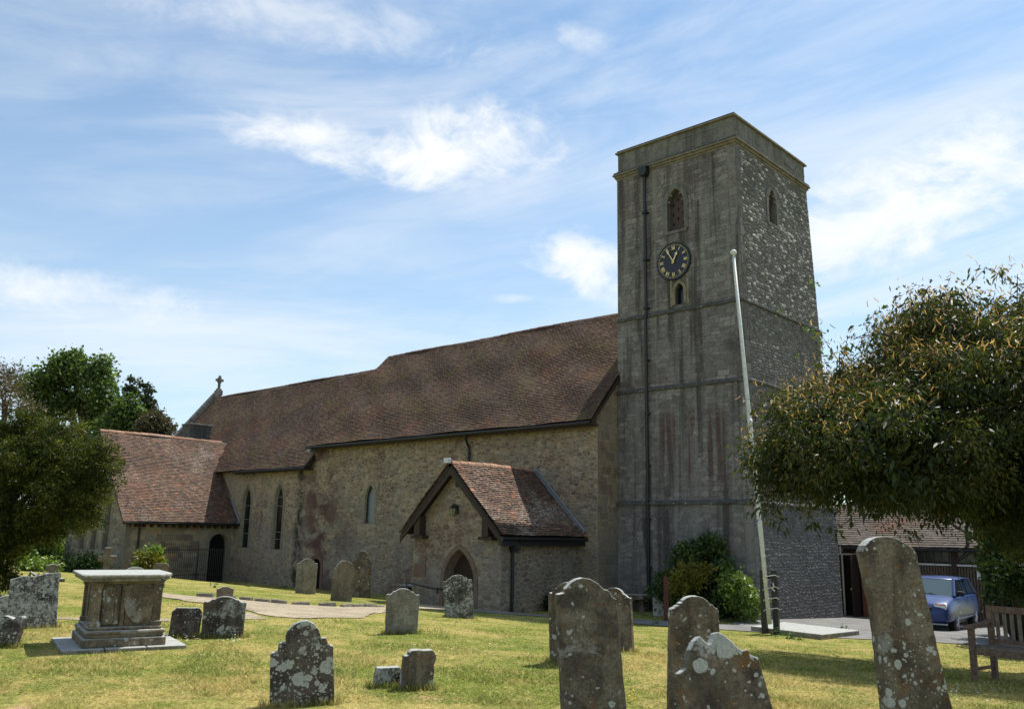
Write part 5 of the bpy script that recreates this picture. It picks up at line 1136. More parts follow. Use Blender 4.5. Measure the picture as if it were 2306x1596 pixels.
for k, num in enumerate(['XII', 'I', 'II', 'III', 'IIII', 'V', 'VI', 'VII', 'VIII', 'IX', 'X', 'XI']):
    th = rad(30 * k); wd = {'I': .036, 'V': .085, 'X': .08}; tot = sum(wd[c] for c in num); x = -tot / 2; qs = []
    for c in num:
        w = wd[c]; z0, z1 = -.062, .062
        if c == 'I': qs.append(bar(x + w / 2, z0, x + w / 2, z1, .021))
        elif c == 'V': qs += [bar(x + .008, z1, x + w / 2, z0, .022), bar(x + w - .008, z1, x + w / 2, z0, .011)]
        else: qs += [bar(x + .008, z1, x + w - .008, z0, .023), bar(x + w - .008, z1, x + .008, z0, .011)]
        x += w
    qs += [bar(-tot / 2, .062, tot / 2, .062, .009), bar(-tot / 2, -.062, tot / 2, -.062, .009)]
    R = lambda p: ((p[0]) * math.cos(th) + (p[1] + .515) * math.sin(th), -(p[0]) * math.sin(th) + (p[1] + .515) * math.cos(th))
    flat('numeral', [[R(p) for p in q] for q in qs])
qs = []
for k in range(60):
    th = rad(6 * k); s_, c_ = math.sin(th), math.cos(th); w = .016 if k % 5 == 0 else .009; qs.append(bar(s_ * .615, c_ * .615, s_ * .655, c_ * .655, w * 1.4))
flat('minute_track', qs)
def hand(th, L, w, name, y):
    d = (math.sin(th), math.cos(th)); n = (-d[1], d[0]); P_ = lambda a, b: (d[0] * a + n[0] * b, d[1] * a + n[1] * b)
    sp = [P_(-.10, -w), (P_(-.10, w)), P_(L * .62, w * .9), P_(L * .68, w * 2.3), P_(L * .82, w * 1.3), P_(L, 0), P_(L * .82, -w * 1.3), P_(L * .68, -w * 2.3), P_(L * .62, -w * .9)]
    o = flat(name, [sp[::-1]], y=y); return o
hand(rad(27.5), .40, .026, 'hour_hand', CK - .03); hand(rad(330), .58, .019, 'minute_hand', CK - .05)
m = MB(); m.lathe([(.045, 0), (.045, .03), (.02, .05)], (0, 0, 0), 12); m.v = [(a, CK - .03 - c, b) for a, b, c in m.v]; m.build('hub', 'gold', ck)
m = MB(); n = 48; vs = []
for r, y in ((.70, -.04), (.735, -.06), (.735, .0), (.70, .0)):
    vs += [(r * math.cos(2 * math.pi * k / n), y, r * math.sin(2 * math.pi * k / n)) for k in range(n)]
m.add(vs, [(i * n + k, i * n + (k + 1) % n, ((i + 1) % 4) * n + (k + 1) % n, ((i + 1) % 4) * n + k) for i in range(4) for k in range(n)]); m.build('rim', 'black_iron', ck)

# ---- lantern over the porch door
ln = empty('wall_lantern', (-7.98, PF - .05, 3.15), label='black hexagonal wall lantern over the porch door', cat='lantern')
m = MB(); m.box((-.05, 0, -.12), (.05, .05, .18)); m.tube([(0, .02, .1), (0, -.08, .22), (0, -.16, .2)], .014, 6); m.build('bracket', 'black_iron', ln)
m = MB(); m.lathe([(.07, -.16), (.12, .06)], (0, -.16, 0), 6); m.build('glass', 'lantern_glass', ln)
m = MB()
for k in range(6): a = k * math.pi / 3; m.tube([(.072 * math.cos(a), -.16 + .072 * math.sin(a), -.17), (.125 * math.cos(a), -.16 + .125 * math.sin(a), .07)], .009, 4)
m.lathe([(.07, -.18), (.075, -.165)], (0, -.16, 0), 6); m.build('frame', 'black_iron', ln)
m = MB(); m.lathe([(.15, .06), (.13, .09), (.06, .16), (.03, .17), (.03, .2), (.005, .22)], (0, -.16, 0), 6); m.build('cap', 'black_iron', ln)
# ---- handrail by the porch
a = on(915, 1310, 1, -5.6); b = on(985, 1326, 1, -5.6); c = on(984, 1336, 1, -5.6); m = MB(); m.tube([tuple(a), tuple(b)], .03, 8); m.tube([tuple(b + [0, 0, .06]), tuple(c)], .032, 8); m.tube([tuple(b), tuple(b + [0, .5, 0])], .02, 6); m.tube([tuple(a), (a[0], a[1], -.1)], .02, 6)
o = m.build('handrail', 'black_iron'); tag(o, 'sloping black iron handrail left of the porch door', 'handrail')
# ---- railings in front of the transept door
rl = empty('iron_railing', (-27.0, -5.75, 0), label='spiked black iron railing before the dark transept doorway', cat='railing')
n = 31; L = 3.05; proto = None
m = MB(); m.tube([(0, 0, -.1), (0, 0, 1.50)], .012, 5); m.tube([(0, 0, 1.50), (0, 0, 1.54), (0, 0, 1.62)], [.012, .024, .003], 5); proto = m.build('bar', 'black_iron', rl)
for k in range(n):
    o = proto if k == 0 else proto.copy()
    if k: COL.objects.link(o)
    o.parent = rl; o.location = (0, L * k / (n - 1), gz(-27, -5.75 + L * k / n))
for z in (1.38, .22): m = MB(); m.box((-.012, 0, z), (.012, L, z + .035)); m.build('rail', 'black_iron', rl)
for y in (-.02, L * .55, L): m = MB(); m.tube([(0.03, y, -.1), (0.03, y, 1.62)], .03, 6); m.build('post', 'black_iron', rl)

# ================================================================== TREES AND SHRUBS
def WP(px, py, d): r = ray(px, py); return EYE + r * d / (r @ FWD)
RIGHT, UPV = ROT @ np.array([1., 0, 0]), np.array([0, 0, 1.]); FH = FWD.copy(); FH[2] = 0; FH /= np.linalg.norm(FH)
def clumps(blobs, per, shell=.45, sub=None):
    """blobs: (px, py, rx, ry, depth[, depth radius in m]) -> clump centres spread through each crown lobe;
    sub=(spacing radius) first breaks every lobe into boughs and clothes each bough"""
    out = []; vols = []
    for b in blobs:
        px, py, rx, ry, d = b[:5]; R_ = np.array([rx * d / FPX, (b[5] if len(b) > 5 else max(rx, ry) * d / FPX * .9), ry * d / FPX]); vols.append((WP(px, py, d), R_))
    tot = sum(v[1][0] * v[1][2] for v in vols)
    for c, R_ in vols:
        n = max(3, int(per * R_[0] * R_[2] / tot))
        def shellpts(n, lo, up=0.):
            q = RN.normal(size=(n, 3)); q[:, 2] += up; q /= np.linalg.norm(q, axis=1)[:, None]
            return q * ((lo + (1 - lo) * RN.uniform(0, 1, n) ** .6) * (1 + RN.normal(0, .07, n)))[:, None]
        if sub:
            ns = max(3, n // 9); B = shellpts(ns, .45); rs = sub * RN.uniform(.6, 1.3, ns); k = RN.randint(0, ns, n); q2 = shellpts(n, .55, .35)
            L = B[k] * np.maximum(R_ - sub * .55, R_ * .35) + q2 * rs[k][:, None] * [1.05, 1.05, .75]
            out.append(c + RIGHT * L[:, :1] + FH * L[:, 1:2] + UPV * L[:, 2:3])
        else:
            q = shellpts(n, shell); out.append(c + RIGHT * (q[:, 0] * R_[0])[:, None] + FH * (q[:, 1] * R_[1])[:, None] + UPV * (q[:, 2] * R_[2])[:, None])
    return np.concatenate(out), vols
def foliage(name, mat, parent, C, n, r, size, asp=.28, droop=.0, flat=.7, lo=0., hi=1., kind='stuff', radial=None, bend=.25):
    """n leaves about each clump centre: folded two-quad leaves, tint varies by clump and leaf"""
    k = len(C); rr = r * RN.uniform(.6, 1.3, (k, 1)); c = np.repeat(C, n, 0); N = k * n
    off = RN.normal(size=(N, 3)) * np.repeat(rr, n, 0) * .55; off[:, 2] *= flat; B = c + off
    dr = RN.normal(size=(N, 3)); dr += off / (np.linalg.norm(off, axis=1)[:, None] + 1e-6) * 1.1; dr[:, 2] -= droop * 2.2
    if radial is not None: v = B - radial; dr += v / np.linalg.norm(v, axis=1)[:, None] * .9
    dr /= np.linalg.norm(dr, axis=1)[:, None]
    sd = np.cross(dr, RN.normal(size=(N, 3))); sd /= np.linalg.norm(sd, axis=1)[:, None]; nm = np.cross(dr, sd)
    L = (size * RN.uniform(.45, 1.35, N) * np.repeat(RN.uniform(.75, 1.2, k), n))[:, None]; w = L * asp
    tip = B + dr * L + np.array([0, 0, -1.]) * L * droop * bend; mid = B + dr * L * .45
    V = np.stack([B, mid + sd * w + nm * w * .35, tip, mid - sd * w + nm * w * .35], 1).reshape(-1, 3)
    F = (np.arange(N)[:, None] * 4 + np.array([[0, 1, 2, 3]])).reshape(-1, 4)
    F = np.concatenate([F[:, [0, 1, 2]], F[:, [0, 2, 3]]])
    t = np.repeat(np.clip(np.repeat(RN.uniform(0, 1, k), n) * .55 + RN.uniform(0, 1, N) * .45, 0, 1) * (hi - lo) + lo, 4)
    return np_mesh(name, V, F, mat, t, parent, kind)
def limbs(parent, base, r0, fork, targets, mat='bark', nt=40, name='trunk', C=None):
    m = MB(); base = Vector(base); fork = Vector(fork); mid = base.lerp(fork, .5) + Vector((rnd.uniform(-.1, .1), rnd.uniform(-.1, .1), 0)) * r0 * 4
    m.tube([base - Vector((0, 0, .3)), base + Vector((0, 0, .15)), mid, fork], [r0 * 1.45, r0 * 1.05, r0 * .85, r0 * .7], 10); m.build(name, mat, parent, smooth=True)
    ends = []; m = MB()
    for t in targets:
        t = Vector(t); s = base.lerp(fork, rnd.uniform(.7, 1.)); k = (t - s).length; q1 = s.lerp(t, .4) + Vector((0, 0, k * .12)); q2 = s.lerp(t, .75) + Vector((rnd.uniform(-.1, .1), rnd.uniform(-.1, .1), .05)) * k * .5
        m.tube([s, q1, q2, t], [r0 * .42, r0 * .28, r0 * .16, r0 * .06], 6, cap=False); ends += [q1, q2, t]
    if C is not None and ends:
        E_ = np.array([tuple(e) for e in ends])
        for c in C[RN.choice(len(C), min(nt, len(C)), replace=False)]:
            j = np.argmin(((E_ - c) ** 2).sum(1)); a = Vector(E_[j]); b = Vector(c); m.tube([a, a.lerp(b, .5) + Vector((0, 0, .06)) * (b - a).length, b], [r0 * .10, r0 * .06, r0 * .02], 4, cap=False)
    m.build('limbs', mat, parent)
# ---- the big tree on the right
BT = [(2140, 925, 225, 225, 15.0, 3.9), (1935, 985, 165, 125, 15.0, 3.2), (2290, 790, 150, 160, 15.0, 3.3), (2110, 745, 112, 82, 15.2, 1.6), (1835, 1020, 105, 108, 14.8, 1.8), (1785, 925, 80, 30, 15.0, .8),
      (2010, 1092, 190, 76, 14.8, 3.4), (2230, 1078, 190, 108, 14.6, 3.8), (2420, 950, 190, 240, 14.0, 3.2), (2640, 950, 240, 230, 13.0, 2.8), (2260, 1180, 70, 60, 14.6, 1.6), (2330, 1240, 60, 70, 14.2, 1.4), (2000, 1000, 220, 150, 13.6, 2.2), (1740, 1035, 48, 28, 15.0, .5), (1760, 1108, 62, 34, 15.0, .6), (1860, 890, 45, 50, 15.2, .6), (1990, 860, 90, 70, 15.2, 1.2)]
C_, vols = clumps(BT, 4600, .35, sub=.46)
def low_edge(x): return 1162 + 24 * math.sin(x * .027 + .6) + 14 * math.sin(x * .083 + 1) - max(0, 1900 - x) * .10 + max(0, x - 2180) * .9
C_ = C_[[i for i in range(len(C_)) if proj(C_[i])[1] < low_edge(proj(C_[i])[0])]]
bp = at_depth(2390, 16.4); bt = empty('large_tree', tuple(bp), label='large spreading broadleaf tree with drooping leaves and orange catkins, right of the tower', cat='tree'); inv = np.array(bp)
def rel(A): return A - inv
limbs(bt, (0, 0, 0), .26, rel(WP(2330, 1020, 16.2)), [rel(v[0]) for v in vols], 'bark_dark', 160, 'trunk', rel(C_))
foliage('crown', 'chestnut_leaf', bt, rel(C_), 50, .25, .085, .18, .5, .8)
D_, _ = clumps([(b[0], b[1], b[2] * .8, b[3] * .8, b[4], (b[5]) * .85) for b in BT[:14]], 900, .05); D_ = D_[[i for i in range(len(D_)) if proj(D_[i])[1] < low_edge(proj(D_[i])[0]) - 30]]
foliage('shadow_fill_leaves', 'chestnut_leaf', bt, rel(D_), 26, .34, .15, .2, .5, .8, hi=.4)  # extra leaves hidden in the crown, added to deepen its shadow on the lawn
# sprigs poking out of the outline
sp = []
for (x, y) in ((1700, 905), (1725, 880), (1745, 910), (1702, 1040), (1715, 1130), (1735, 1142), (1760, 1165), (1850, 745), (1845, 800), (1890, 780), (1940, 745), (1960, 760), (1985, 700), (2045, 645), (2075, 650), (2210, 600), (2250, 610), (2290, 605), (2150, 640), (1830, 1170), (1880, 1180), (2040, 1185), (1990, 1175), (1900, 775), (1895, 820), (2120, 665), (1975, 735)):
    sp.append(WP(x, y + 12, 15.0 + rnd.uniform(-.5, .5)))
foliage('outer_sprigs', 'chestnut_leaf', bt, rel(np.array(sp)), 26, .18, .115, .17, .6, .9, lo=.2)
m = MB()
for q in sp:
    q = rel(q); j = np.argmin(((rel(C_) - q) ** 2).sum(1)); a = Vector(rel(C_)[j]); m.tube([a, Vector(q)], [.012, .005], 4, cap=False)
m.build('twigs', 'bark', bt, kind='stuff')
# catkins: pale orange threads on the sunny outside
top = []
for i in range(len(C_)):
    px, py, d = proj(C_[i])
    up_ = min((py - (pv[1])) for pv in [(0, 0)]) 
    top.append(C_[i][2])
cs = []
for c in C_:
    near = ((C_[:, :2] - c[:2]) ** 2).sum(1) < .25
    if c[2] >= np.percentile(C_[near][:, 2], 80) - .05: cs.append(c)
cs = np.array(cs); foliage('young_leaves', 'young_leaf', bt, rel(cs) + [0, 0, .06], 4, .26, .11, .07, .35, .6)
cs = np.concatenate([cs, np.array(sp)]); N = 0; V_ = []; F_ = []; T_ = []
for c in rel(cs):
    for _ in range(7 if rnd.random() < .5 else 1):
        b = c + RN.normal(0, .17, 3) * [1, 1, .5] + [0, 0, .12]; d = RN.normal(0, 1, 3); d[2] = abs(d[2]) + .55; d /= np.linalg.norm(d); L = rnd.uniform(.10, .2); s_ = np.cross(d, RN.normal(size=3)); s_ /= np.linalg.norm(s_); s_ *= .0075
        p0, p1, p2 = b, b + d * L * .55, b + d * L * .8 + s_ * 6 + np.array([0, 0, -.015]); n = len(V_); V_ += [p0 - s_, p0 + s_, p1 - s_, p1 + s_, p2]; F_ += [(n, n + 1, n + 3), (n, n + 3, n + 2), (n + 2, n + 3, n + 4)]; T_ += [rnd.random()] * 5
np_mesh('catkins', np.array(V_), np.array(F_), 'catkin', np.array(T_), bt, 'stuff')
# ---- yew on the left
BY = [(40, 1075, 125, 112, 20.5, 1.5), (165, 1075, 72, 92, 20., 1.), (15, 985, 85, 60, 20.8, 1.), (120, 995, 90, 52, 20.5, .9), (212, 1075, 34, 72, 19.6, .5), (110, 1165, 95, 40, 20.2, 1.), (-30, 1150, 60, 70, 20.8, .9), (198, 1148, 34, 36, 19.8, .5), (225, 1000, 26, 24, 19.8, .3), (60, 945, 50, 25, 20.8, .5),
      (-8, 1235, 36, 70, 20.2, .6), (10, 1290, 22, 40, 20.2, .4), (240, 1050, 16, 20, 19.5, .3), (150, 955, 26, 16, 20.4, .3), (50, 1185, 70, 40, 20.6, .9), (-10, 1200, 60, 60, 19.6, .6)]
BY = [(b[0] - (4 if b[0] > 150 else 0), b[1] + 15) + tuple(b[2:]) for b in BY]
C_, vols = clumps(BY, 3600, .3, sub=.36)
bp = at_depth(-5, 20.8); inv = np.array(bp)
yt = empty('yew_tree', tuple(bp), label='dark dense yew tree with yellow-green tips at the left edge', cat='tree')
limbs(yt, (0, 0, 0), .17, rel(WP(20, 1120, 20.6)), [rel(v[0]) for v in vols], 'bark_dark', 90, 'trunk', rel(C_))
foliage('crown', 'yew_leaf', yt, rel(C_), 44, .13, .085, .15, .0, .7, radial=rel(WP(60, 1150, 20.8)))
# ---- trees behind, each with its own shape
def far_tree(name, blobs, mat, n, per, r, size, trunk, label, asp=.3, shell=.3, lim='bark', nt=60, droop=.1, r0=.3):
    C_, vols = clumps(blobs, n, shell, sub=r * 1.7); tb = WP(*trunk[0]); tb[2] = gz(tb[0], tb[1]); e = empty(name, tuple(tb), label=label, cat='tree', group='trees beyond the church')
    q = lambda A: np.array(A) - tb
    limbs(e, (0, 0, 0), r0, q(WP(*trunk[1])), [q(v[0]) for v in vols], lim, nt, 'trunk', q(C_)); foliage('crown', mat, e, q(C_), per, r, size, asp, droop, .8); return e
far_tree('oak_tree', [(158, 838, 50, 44, 62), (112, 862, 36, 34, 62), (226, 862, 32, 46, 62), (80, 880, 28, 26, 62), (135, 905, 46, 34, 62), (240, 920, 30, 34, 62), (190, 915, 36, 26, 63), (95, 935, 36, 34, 62), (152, 806, 20, 16, 62), (226, 822, 18, 16, 62), (258, 950, 22, 22, 62), (62, 853, 13, 9, 62), (238, 965, 34, 22, 62)], 'oak_leaf', 760, 26, .5, .27, ((195, 1200, 62), (190, 950, 62)), 'tall round-crowned green tree with visible forked trunk behind the transept', asp=.34, r0=.42, lim='bark_dark')
far_tree('oak_tree', [(290, 922, 24, 26, 58), (268, 955, 36, 28, 58), (300, 955, 32, 30, 58)], 'oak_leaf', 280, 26, .45, .25, ((290, 1200, 58), (290, 960, 58)), 'smaller bright green tree between the tall tree and the dark spires', asp=.34)
far_tree('conifer', [(293, 856, 4, 10, 60, .3), (295, 872, 7, 12, 60, .4), (298, 890, 9, 12, 60, .5), (300, 915, 12, 16, 60, .6), (302, 950, 16, 30, 60)], 'conifer_leaf', 160, 30, .16, .2, ((300, 1200, 60), (298, 900, 60)), 'thin dark conifer spire with straight top behind the transept roof', droop=.4, lim='bark_dark', r0=.15)
far_tree('conifer', [(320, 863, 6, 3, 59, .2), (327, 868, 5, 4, 59, .2), (333, 880, 4, 10, 59, .3), (328, 898, 9, 9, 59, .4), (338, 905, 7, 14, 59, .4), (342, 925, 11, 16, 59, .5), (340, 952, 18, 28, 59)], 'conifer_leaf', 170, 30, .16, .2, ((342, 1200, 59), (338, 890, 59)), 'dark conifer with bent drooping top right of the straight one', droop=.6, lim='bark_dark', r0=.15)
far_tree('copper_beech', [(348, 955, 24, 24, 56), (362, 972, 20, 22, 56), (335, 975, 26, 24, 56)], 'copper_leaf', 300, 30, .38, .2, ((350, 1200, 56), (350, 985, 56)), 'brownish purple bushy tree next to the chancel gable')
far_tree('bare_tree', [(15, 880, 40, 44, 40), (-10, 850, 30, 40, 40), (40, 920, 45, 34, 40), (25, 840, 20, 20, 40)], 'twig_leaf', 260, 12, .35, .12, ((10, 1200, 40), (10, 900, 40)), 'half-bare twiggy brown tree rising behind the yew', nt=240, r0=.14)
def hedge(name, blobs, mat, n, per, r, size, label, cat='hedge', asp=.32, shell=.2, extra=None, droop=.0, group=None):
    C_, vols = clumps(blobs, n, shell, sub=r * 1.3); k = min(range(len(blobs)), key=lambda i: 1); b = vols[0][0].copy(); b[2] = gz(b[0], b[1]); e = empty(name, tuple(b), label=label, cat=cat, group=group)
    keep = C_[:, 2] > gzv(C_[:, 0], C_[:, 1]) + .03; C_ = C_[keep]
    m = MB()
    for c in C_[::7]:
        q = c - b; m.tube([(q[0] * .3, q[1] * .3, -.05), (q[0] * .7, q[1] * .7, q[2] * .5), tuple(q)], [.035, .02, .008], 4, cap=False)
    m.build('stems', 'bark_dark', e); foliage('leaves', mat, e, C_ - b, per, r, size, asp, droop, .9)
    for (bl, mt, nn, pp) in (extra or []):
        D_, _ = clumps(bl, nn, .4); foliage('leaves', mt, e, D_ - b, pp, r, size, asp, droop, .9)
    return e
hedge('laurel_shrub', [(1590, 1280, 75, 62, 27.2, .9), (1640, 1330, 62, 55, 27., .8), (1520, 1335, 55, 52, 27.4, .8), (1600, 1365, 90, 40, 26.8, .8), (1605, 1225, 42, 26, 27.4, .5), (1560, 1250, 40, 36, 27.4, .6)], 'laurel_leaf', 620, 42, .2, .105, 'large evergreen shrub with golden patches and its sunlit side coloured bright green at the tower foot', 'shrub', asp=.3,
      extra=[([(1545, 1300, 42, 22, 26.3, .3), (1520, 1322, 26, 18, 26.3, .3), (1590, 1285, 16, 12, 26.3, .2), (1540, 1280, 16, 10, 26.4, .2)], 'golden_leaf', 60, 34), ([(1660, 1325, 36, 40, 25.9, .35), (1690, 1365, 28, 30, 25.7, .35), (1640, 1300, 16, 14, 26.2, .2)], 'bright_leaf', 130, 34)])  # bright leaves at the right put sunlight into the shrub's colour
hedge('golden_shrub', [(342, 1268, 36, 24, 39.5, .6), (350, 1250, 22, 12, 39.5, .4)], 'bright_leaf', 90, 34, .2, .16, 'yellow-variegated shrub behind the small brown headstone', 'shrub', extra=[([(335, 1262, 28, 16, 38.9, .3)], 'golden_leaf', 30, 24)])
hedge('dark_bush', [(190, 1278, 50, 30, 39, .6), (150, 1280, 30, 28, 39.5, .6), (225, 1285, 26, 22, 38.5, .5)], 'hedge_leaf', 200, 34, .25, .14, 'dark ivy-like bush under the transept gable windows', 'shrub')
hedge('churchyard_bush', [(80, 1240, 34, 40, 44, 1.2), (115, 1235, 26, 36, 46, 1.), (60, 1285, 40, 28, 36, .9), (100, 1292, 34, 22, 36, .8)], 'bright_leaf', 260, 40, .3, .17, 'sunlit light green bushes seen under the yew', 'shrub', extra=[([(100, 1250, 50, 40, 47, .6)], 'oak_leaf', 120, 40)])
hedge('distant_hedge', [(20 + 60 * i, 1205 + rnd.uniform(-12, 8), 48, 40, 74, 2.) for i in range(-2, 5)], 'hedge_leaf', 420, 34, .8, .5, 'distant dark hedge line closing the churchyard on the left')
hedge('bush', [(1250, 1352, 34, 14, 28.2, .4), (1215, 1362, 30, 10, 28.5, .3), (1190, 1345, 12, 16, 28.8, .2)], 'hedge_leaf', 90, 30, .14, .08, 'low dark plants along the foot of the porch side wall', 'shrub')
hedge('dark_hedge', [(2282, 1260, 56, 115, 23, 1.), (2260, 1310, 30, 70, 24.5, .8), (2350, 1240, 60, 130, 24, 1.), (2285, 1180, 60, 60, 22, 1.), (2300, 1300, 44, 60, 20, .8)], 'hedge_leaf', 800, 40, .28, .12, 'tall dark evergreen hedge behind the bench at the right edge')
hedge('dark_hedge', [(2262, 1300, 30, 62, 31, .9), (2300, 1285, 36, 75, 31, .9), (2345, 1270, 40, 80, 31, .9)], 'hedge_leaf', 420, 30, .3, .15, 'dark evergreen hedge beside the car park, behind the parked car')
hedge('churchyard_bush', [(2225, 1270, 26, 50, 38, 1.), (2260, 1220, 40, 46, 40, 1.2), (2215, 1320, 18, 30, 37, .8), (2330, 1200, 60, 60, 42, 1.5)], 'oak_leaf', 260, 40, .35, .2, 'sunlit greenery in the gap between the hall and the dark hedge', 'shrub')
hedge('distant_hedge', [(2150 + 60 * i, 1175 + rnd.uniform(-15, 8), 52, 62, 62, 2.) for i in range(0, 6)], 'hedge_leaf', 420, 34, .8, .45, 'distant dark tree belt behind the hall roof on the right')
def tufts(name, pts, mat, r, size, label, cat, par=None):
    C_ = np.array(pts); b = C_[0].copy(); e = foliage(name, mat, None, C_ - b, 26, r, size, .3, .4, .9, kind='stuff'); e.location = tuple(b); return tag(e, label, cat)
tufts('wall_plants', [on(x, y, 0, -.05 + dx) for x, y, dx in ((1826, 634, 0), (1833, 640, 0), (1828, 742, .1), (1840, 750, .1), (1845, 765, .1), (1848, 790, .1), (1846, 820, .1), (1850, 845, .12), (1838, 860, .1), (1812, 738, .1), (1750, 700, .02), (1790, 800, .02))], 'bright_leaf', .11, .10, 'small ferny plants growing out of the tower edge beside the tree', 'plant')
tufts('weeds', [G(x, y) + np.array([0, 0, .05]) for x, y in ((1760, 1430), (1780, 1437), (1745, 1432), (1800, 1440), (1900, 1420), (640, 1322), (560, 1320), (480, 1322), (690, 1338), (1480, 1405), (1520, 1402), (1640, 1400), (1665, 1400), (1690, 1398), (1290, 1390), (1180, 1378), (1140, 1375))], 'oak_leaf', .10, .09, 'scattered weeds at the foot of walls and stones', 'weeds')

# ================================================================== CAR
car = empty('parked_car', (3.75, 4.6, gz(3.75, 4.6)), (0, 0, rad(4)), 'blue compact family car with shiny pale bonnet parked by the hall', 'car')
def car_body():
    # side profile stations along y (front at -2): (y, half width low, half width belt, bonnet/roof z)
    st = [(-2.02, .60, .62, .56), (-1.98, .76, .74, .74), (-1.80, .83, .78, .88), (-1.30, .855, .80, .98), (-.98, .86, .81, 1.03), (-.2, .865, .82, 1.04), (.8, .865, .82, 1.05), (1.5, .86, .81, 1.05), (1.85, .82, .79, 1.03), (1.97, .76, .74, .95)]
    m = MB(); vs = []; fs = []
    for (y, wl, wb, zt) in st:
        zb = .30 if abs(y) > 1.9 else .24
        ring_ = [(-wl * .94, zb), (-wl, .42), (-wl * 1.0, .62), (-wb * 1.01, zt - .09), (-wb * .93, zt - .01), (-wb * .5, zt + .03 if y < -.9 else zt), (wb * .5, zt + .03 if y < -.9 else zt), (wb * .93, zt - .01), (wb * 1.01, zt - .09), (wl * 1.0, .62), (wl, .42), (wl * .94, zb)]
        vs += [(x, y, z) for x, z in ring_]
    k = 12
    for i in range(len(st) - 1): fs += [(i * k + j, i * k + j + 1, (i + 1) * k + j + 1, (i + 1) * k + j) for j in range(k - 1)] + [(i * k + k - 1, i * k, (i + 1) * k, (i + 1) * k + k - 1)]
    fs += [tuple(range(k - 1, -1, -1)), tuple((len(st) - 1) * k + j for j in range(k))]
    fs = [tuple(reversed(f)) for f in fs]; m.add(vs, fs, 0); return m
b_ = car_body().build('body', 'car_paint', car, smooth=True); sb = b_.modifiers.new('round', 'SUBSURF'); sb.levels = 2; sb.render_levels = 2
wc = []
for y in (-1.28, 1.22):
    q = MB(); q.tube([(-1.1, y, .31), (1.1, y, .31)], .37, 24); wc.append(q)
cut(b_, wc); b_.data.materials.clear(); b_.data.materials.append(MATS['car_paint']); b_.data.materials.append(MATS['car_black'])
b_.scale = (1.03, 1.02, 1.01)
m = MB(); m.box((-.7, -1.9, .22), (.7, 1.9, .5)); m.build('underbody', 'car_black', car)
# greenhouse: roof and pillars in paint, panes between
lo = [(-.76, -.98, 1.02), (.76, -.98, 1.02), (.79, .2, 1.04), (.79, 1.2, 1.05), (.76, 1.88, 1.03), (-.76, 1.88, 1.03), (-.79, 1.2, 1.05), (-.79, .2, 1.04)]
hi_ = [(-.62, -.28, 1.50), (.62, -.28, 1.50), (.64, .3, 1.56), (.63, 1.1, 1.54), (.60, 1.66, 1.48), (-.60, 1.66, 1.48), (-.63, 1.1, 1.54), (-.64, .3, 1.56)]
m = MB(); m.add(hi_ + [(0, -.26, 1.53), (0, .3, 1.59), (0, 1.1, 1.575), (0, 1.64, 1.51)] + [(x * 1.03, y, z - .05) for x, y, z in hi_], [(0, 1, 8), (0, 8, 9, 7), (8, 1, 2, 9), (9, 2, 3, 10), (7, 9, 10, 6), (10, 3, 4, 11), (6, 10, 11, 5), (5, 11, 4)] + [(i, 12 + i, 12 + (i + 1) % 8, (i + 1) % 8) for i in range(8)])
rf_ = m.build('roof', 'car_paint', car, smooth=True); sb = rf_.modifiers.new('round', 'SUBSURF'); sb.levels = 2; sb.render_levels = 2; rf_.scale = (1.05, 1.05, 1.0)
m = MB(); m.box((-.70, -.9, .9), (.70, 1.8, 1.035)); m.build('cabin_floor', 'car_black', car)
m = MB(); m.box((-.55, -.1, 1.03), (-.15, .1, 1.42)); m.box((.15, -.1, 1.03), (.55, .1, 1.42)); m.box((-.6, .95, 1.03), (.6, 1.1, 1.35)); m.build('seats', 'car_black', car, bevel=.03)
def pillar(a, b, w=.045): q = MB(); q.tube([a, b], [w, w * .9], 6); q.build('pillar', 'car_paint', car)
for i in (0, 1): pillar(lo[i], hi_[i], .05)
for i in (4, 5): pillar(lo[i], hi_[i], .06)
for s_ in (-1, 1):
    pillar((s_ * .79, .28, 1.04), (s_ * .64, .30, 1.54), .03); pillar((s_ * .785, 1.1, 1.05), (s_ * .63, 1.08, 1.53), .035)
def pane(name, pts, mat='car_glass'): q = MB(); slab(q, pts, .01); q.build(name, mat, car)
ins = .985
pane('windscreen', [(-.74, -.96, 1.03), (.74, -.96, 1.03), (.61, -.28, 1.49), (-.61, -.28, 1.49)], 'windscreen_glass')
pane('rear_window', [(.74, 1.87, 1.04), (-.74, 1.87, 1.04), (-.59, 1.65, 1.47), (.59, 1.65, 1.47)])
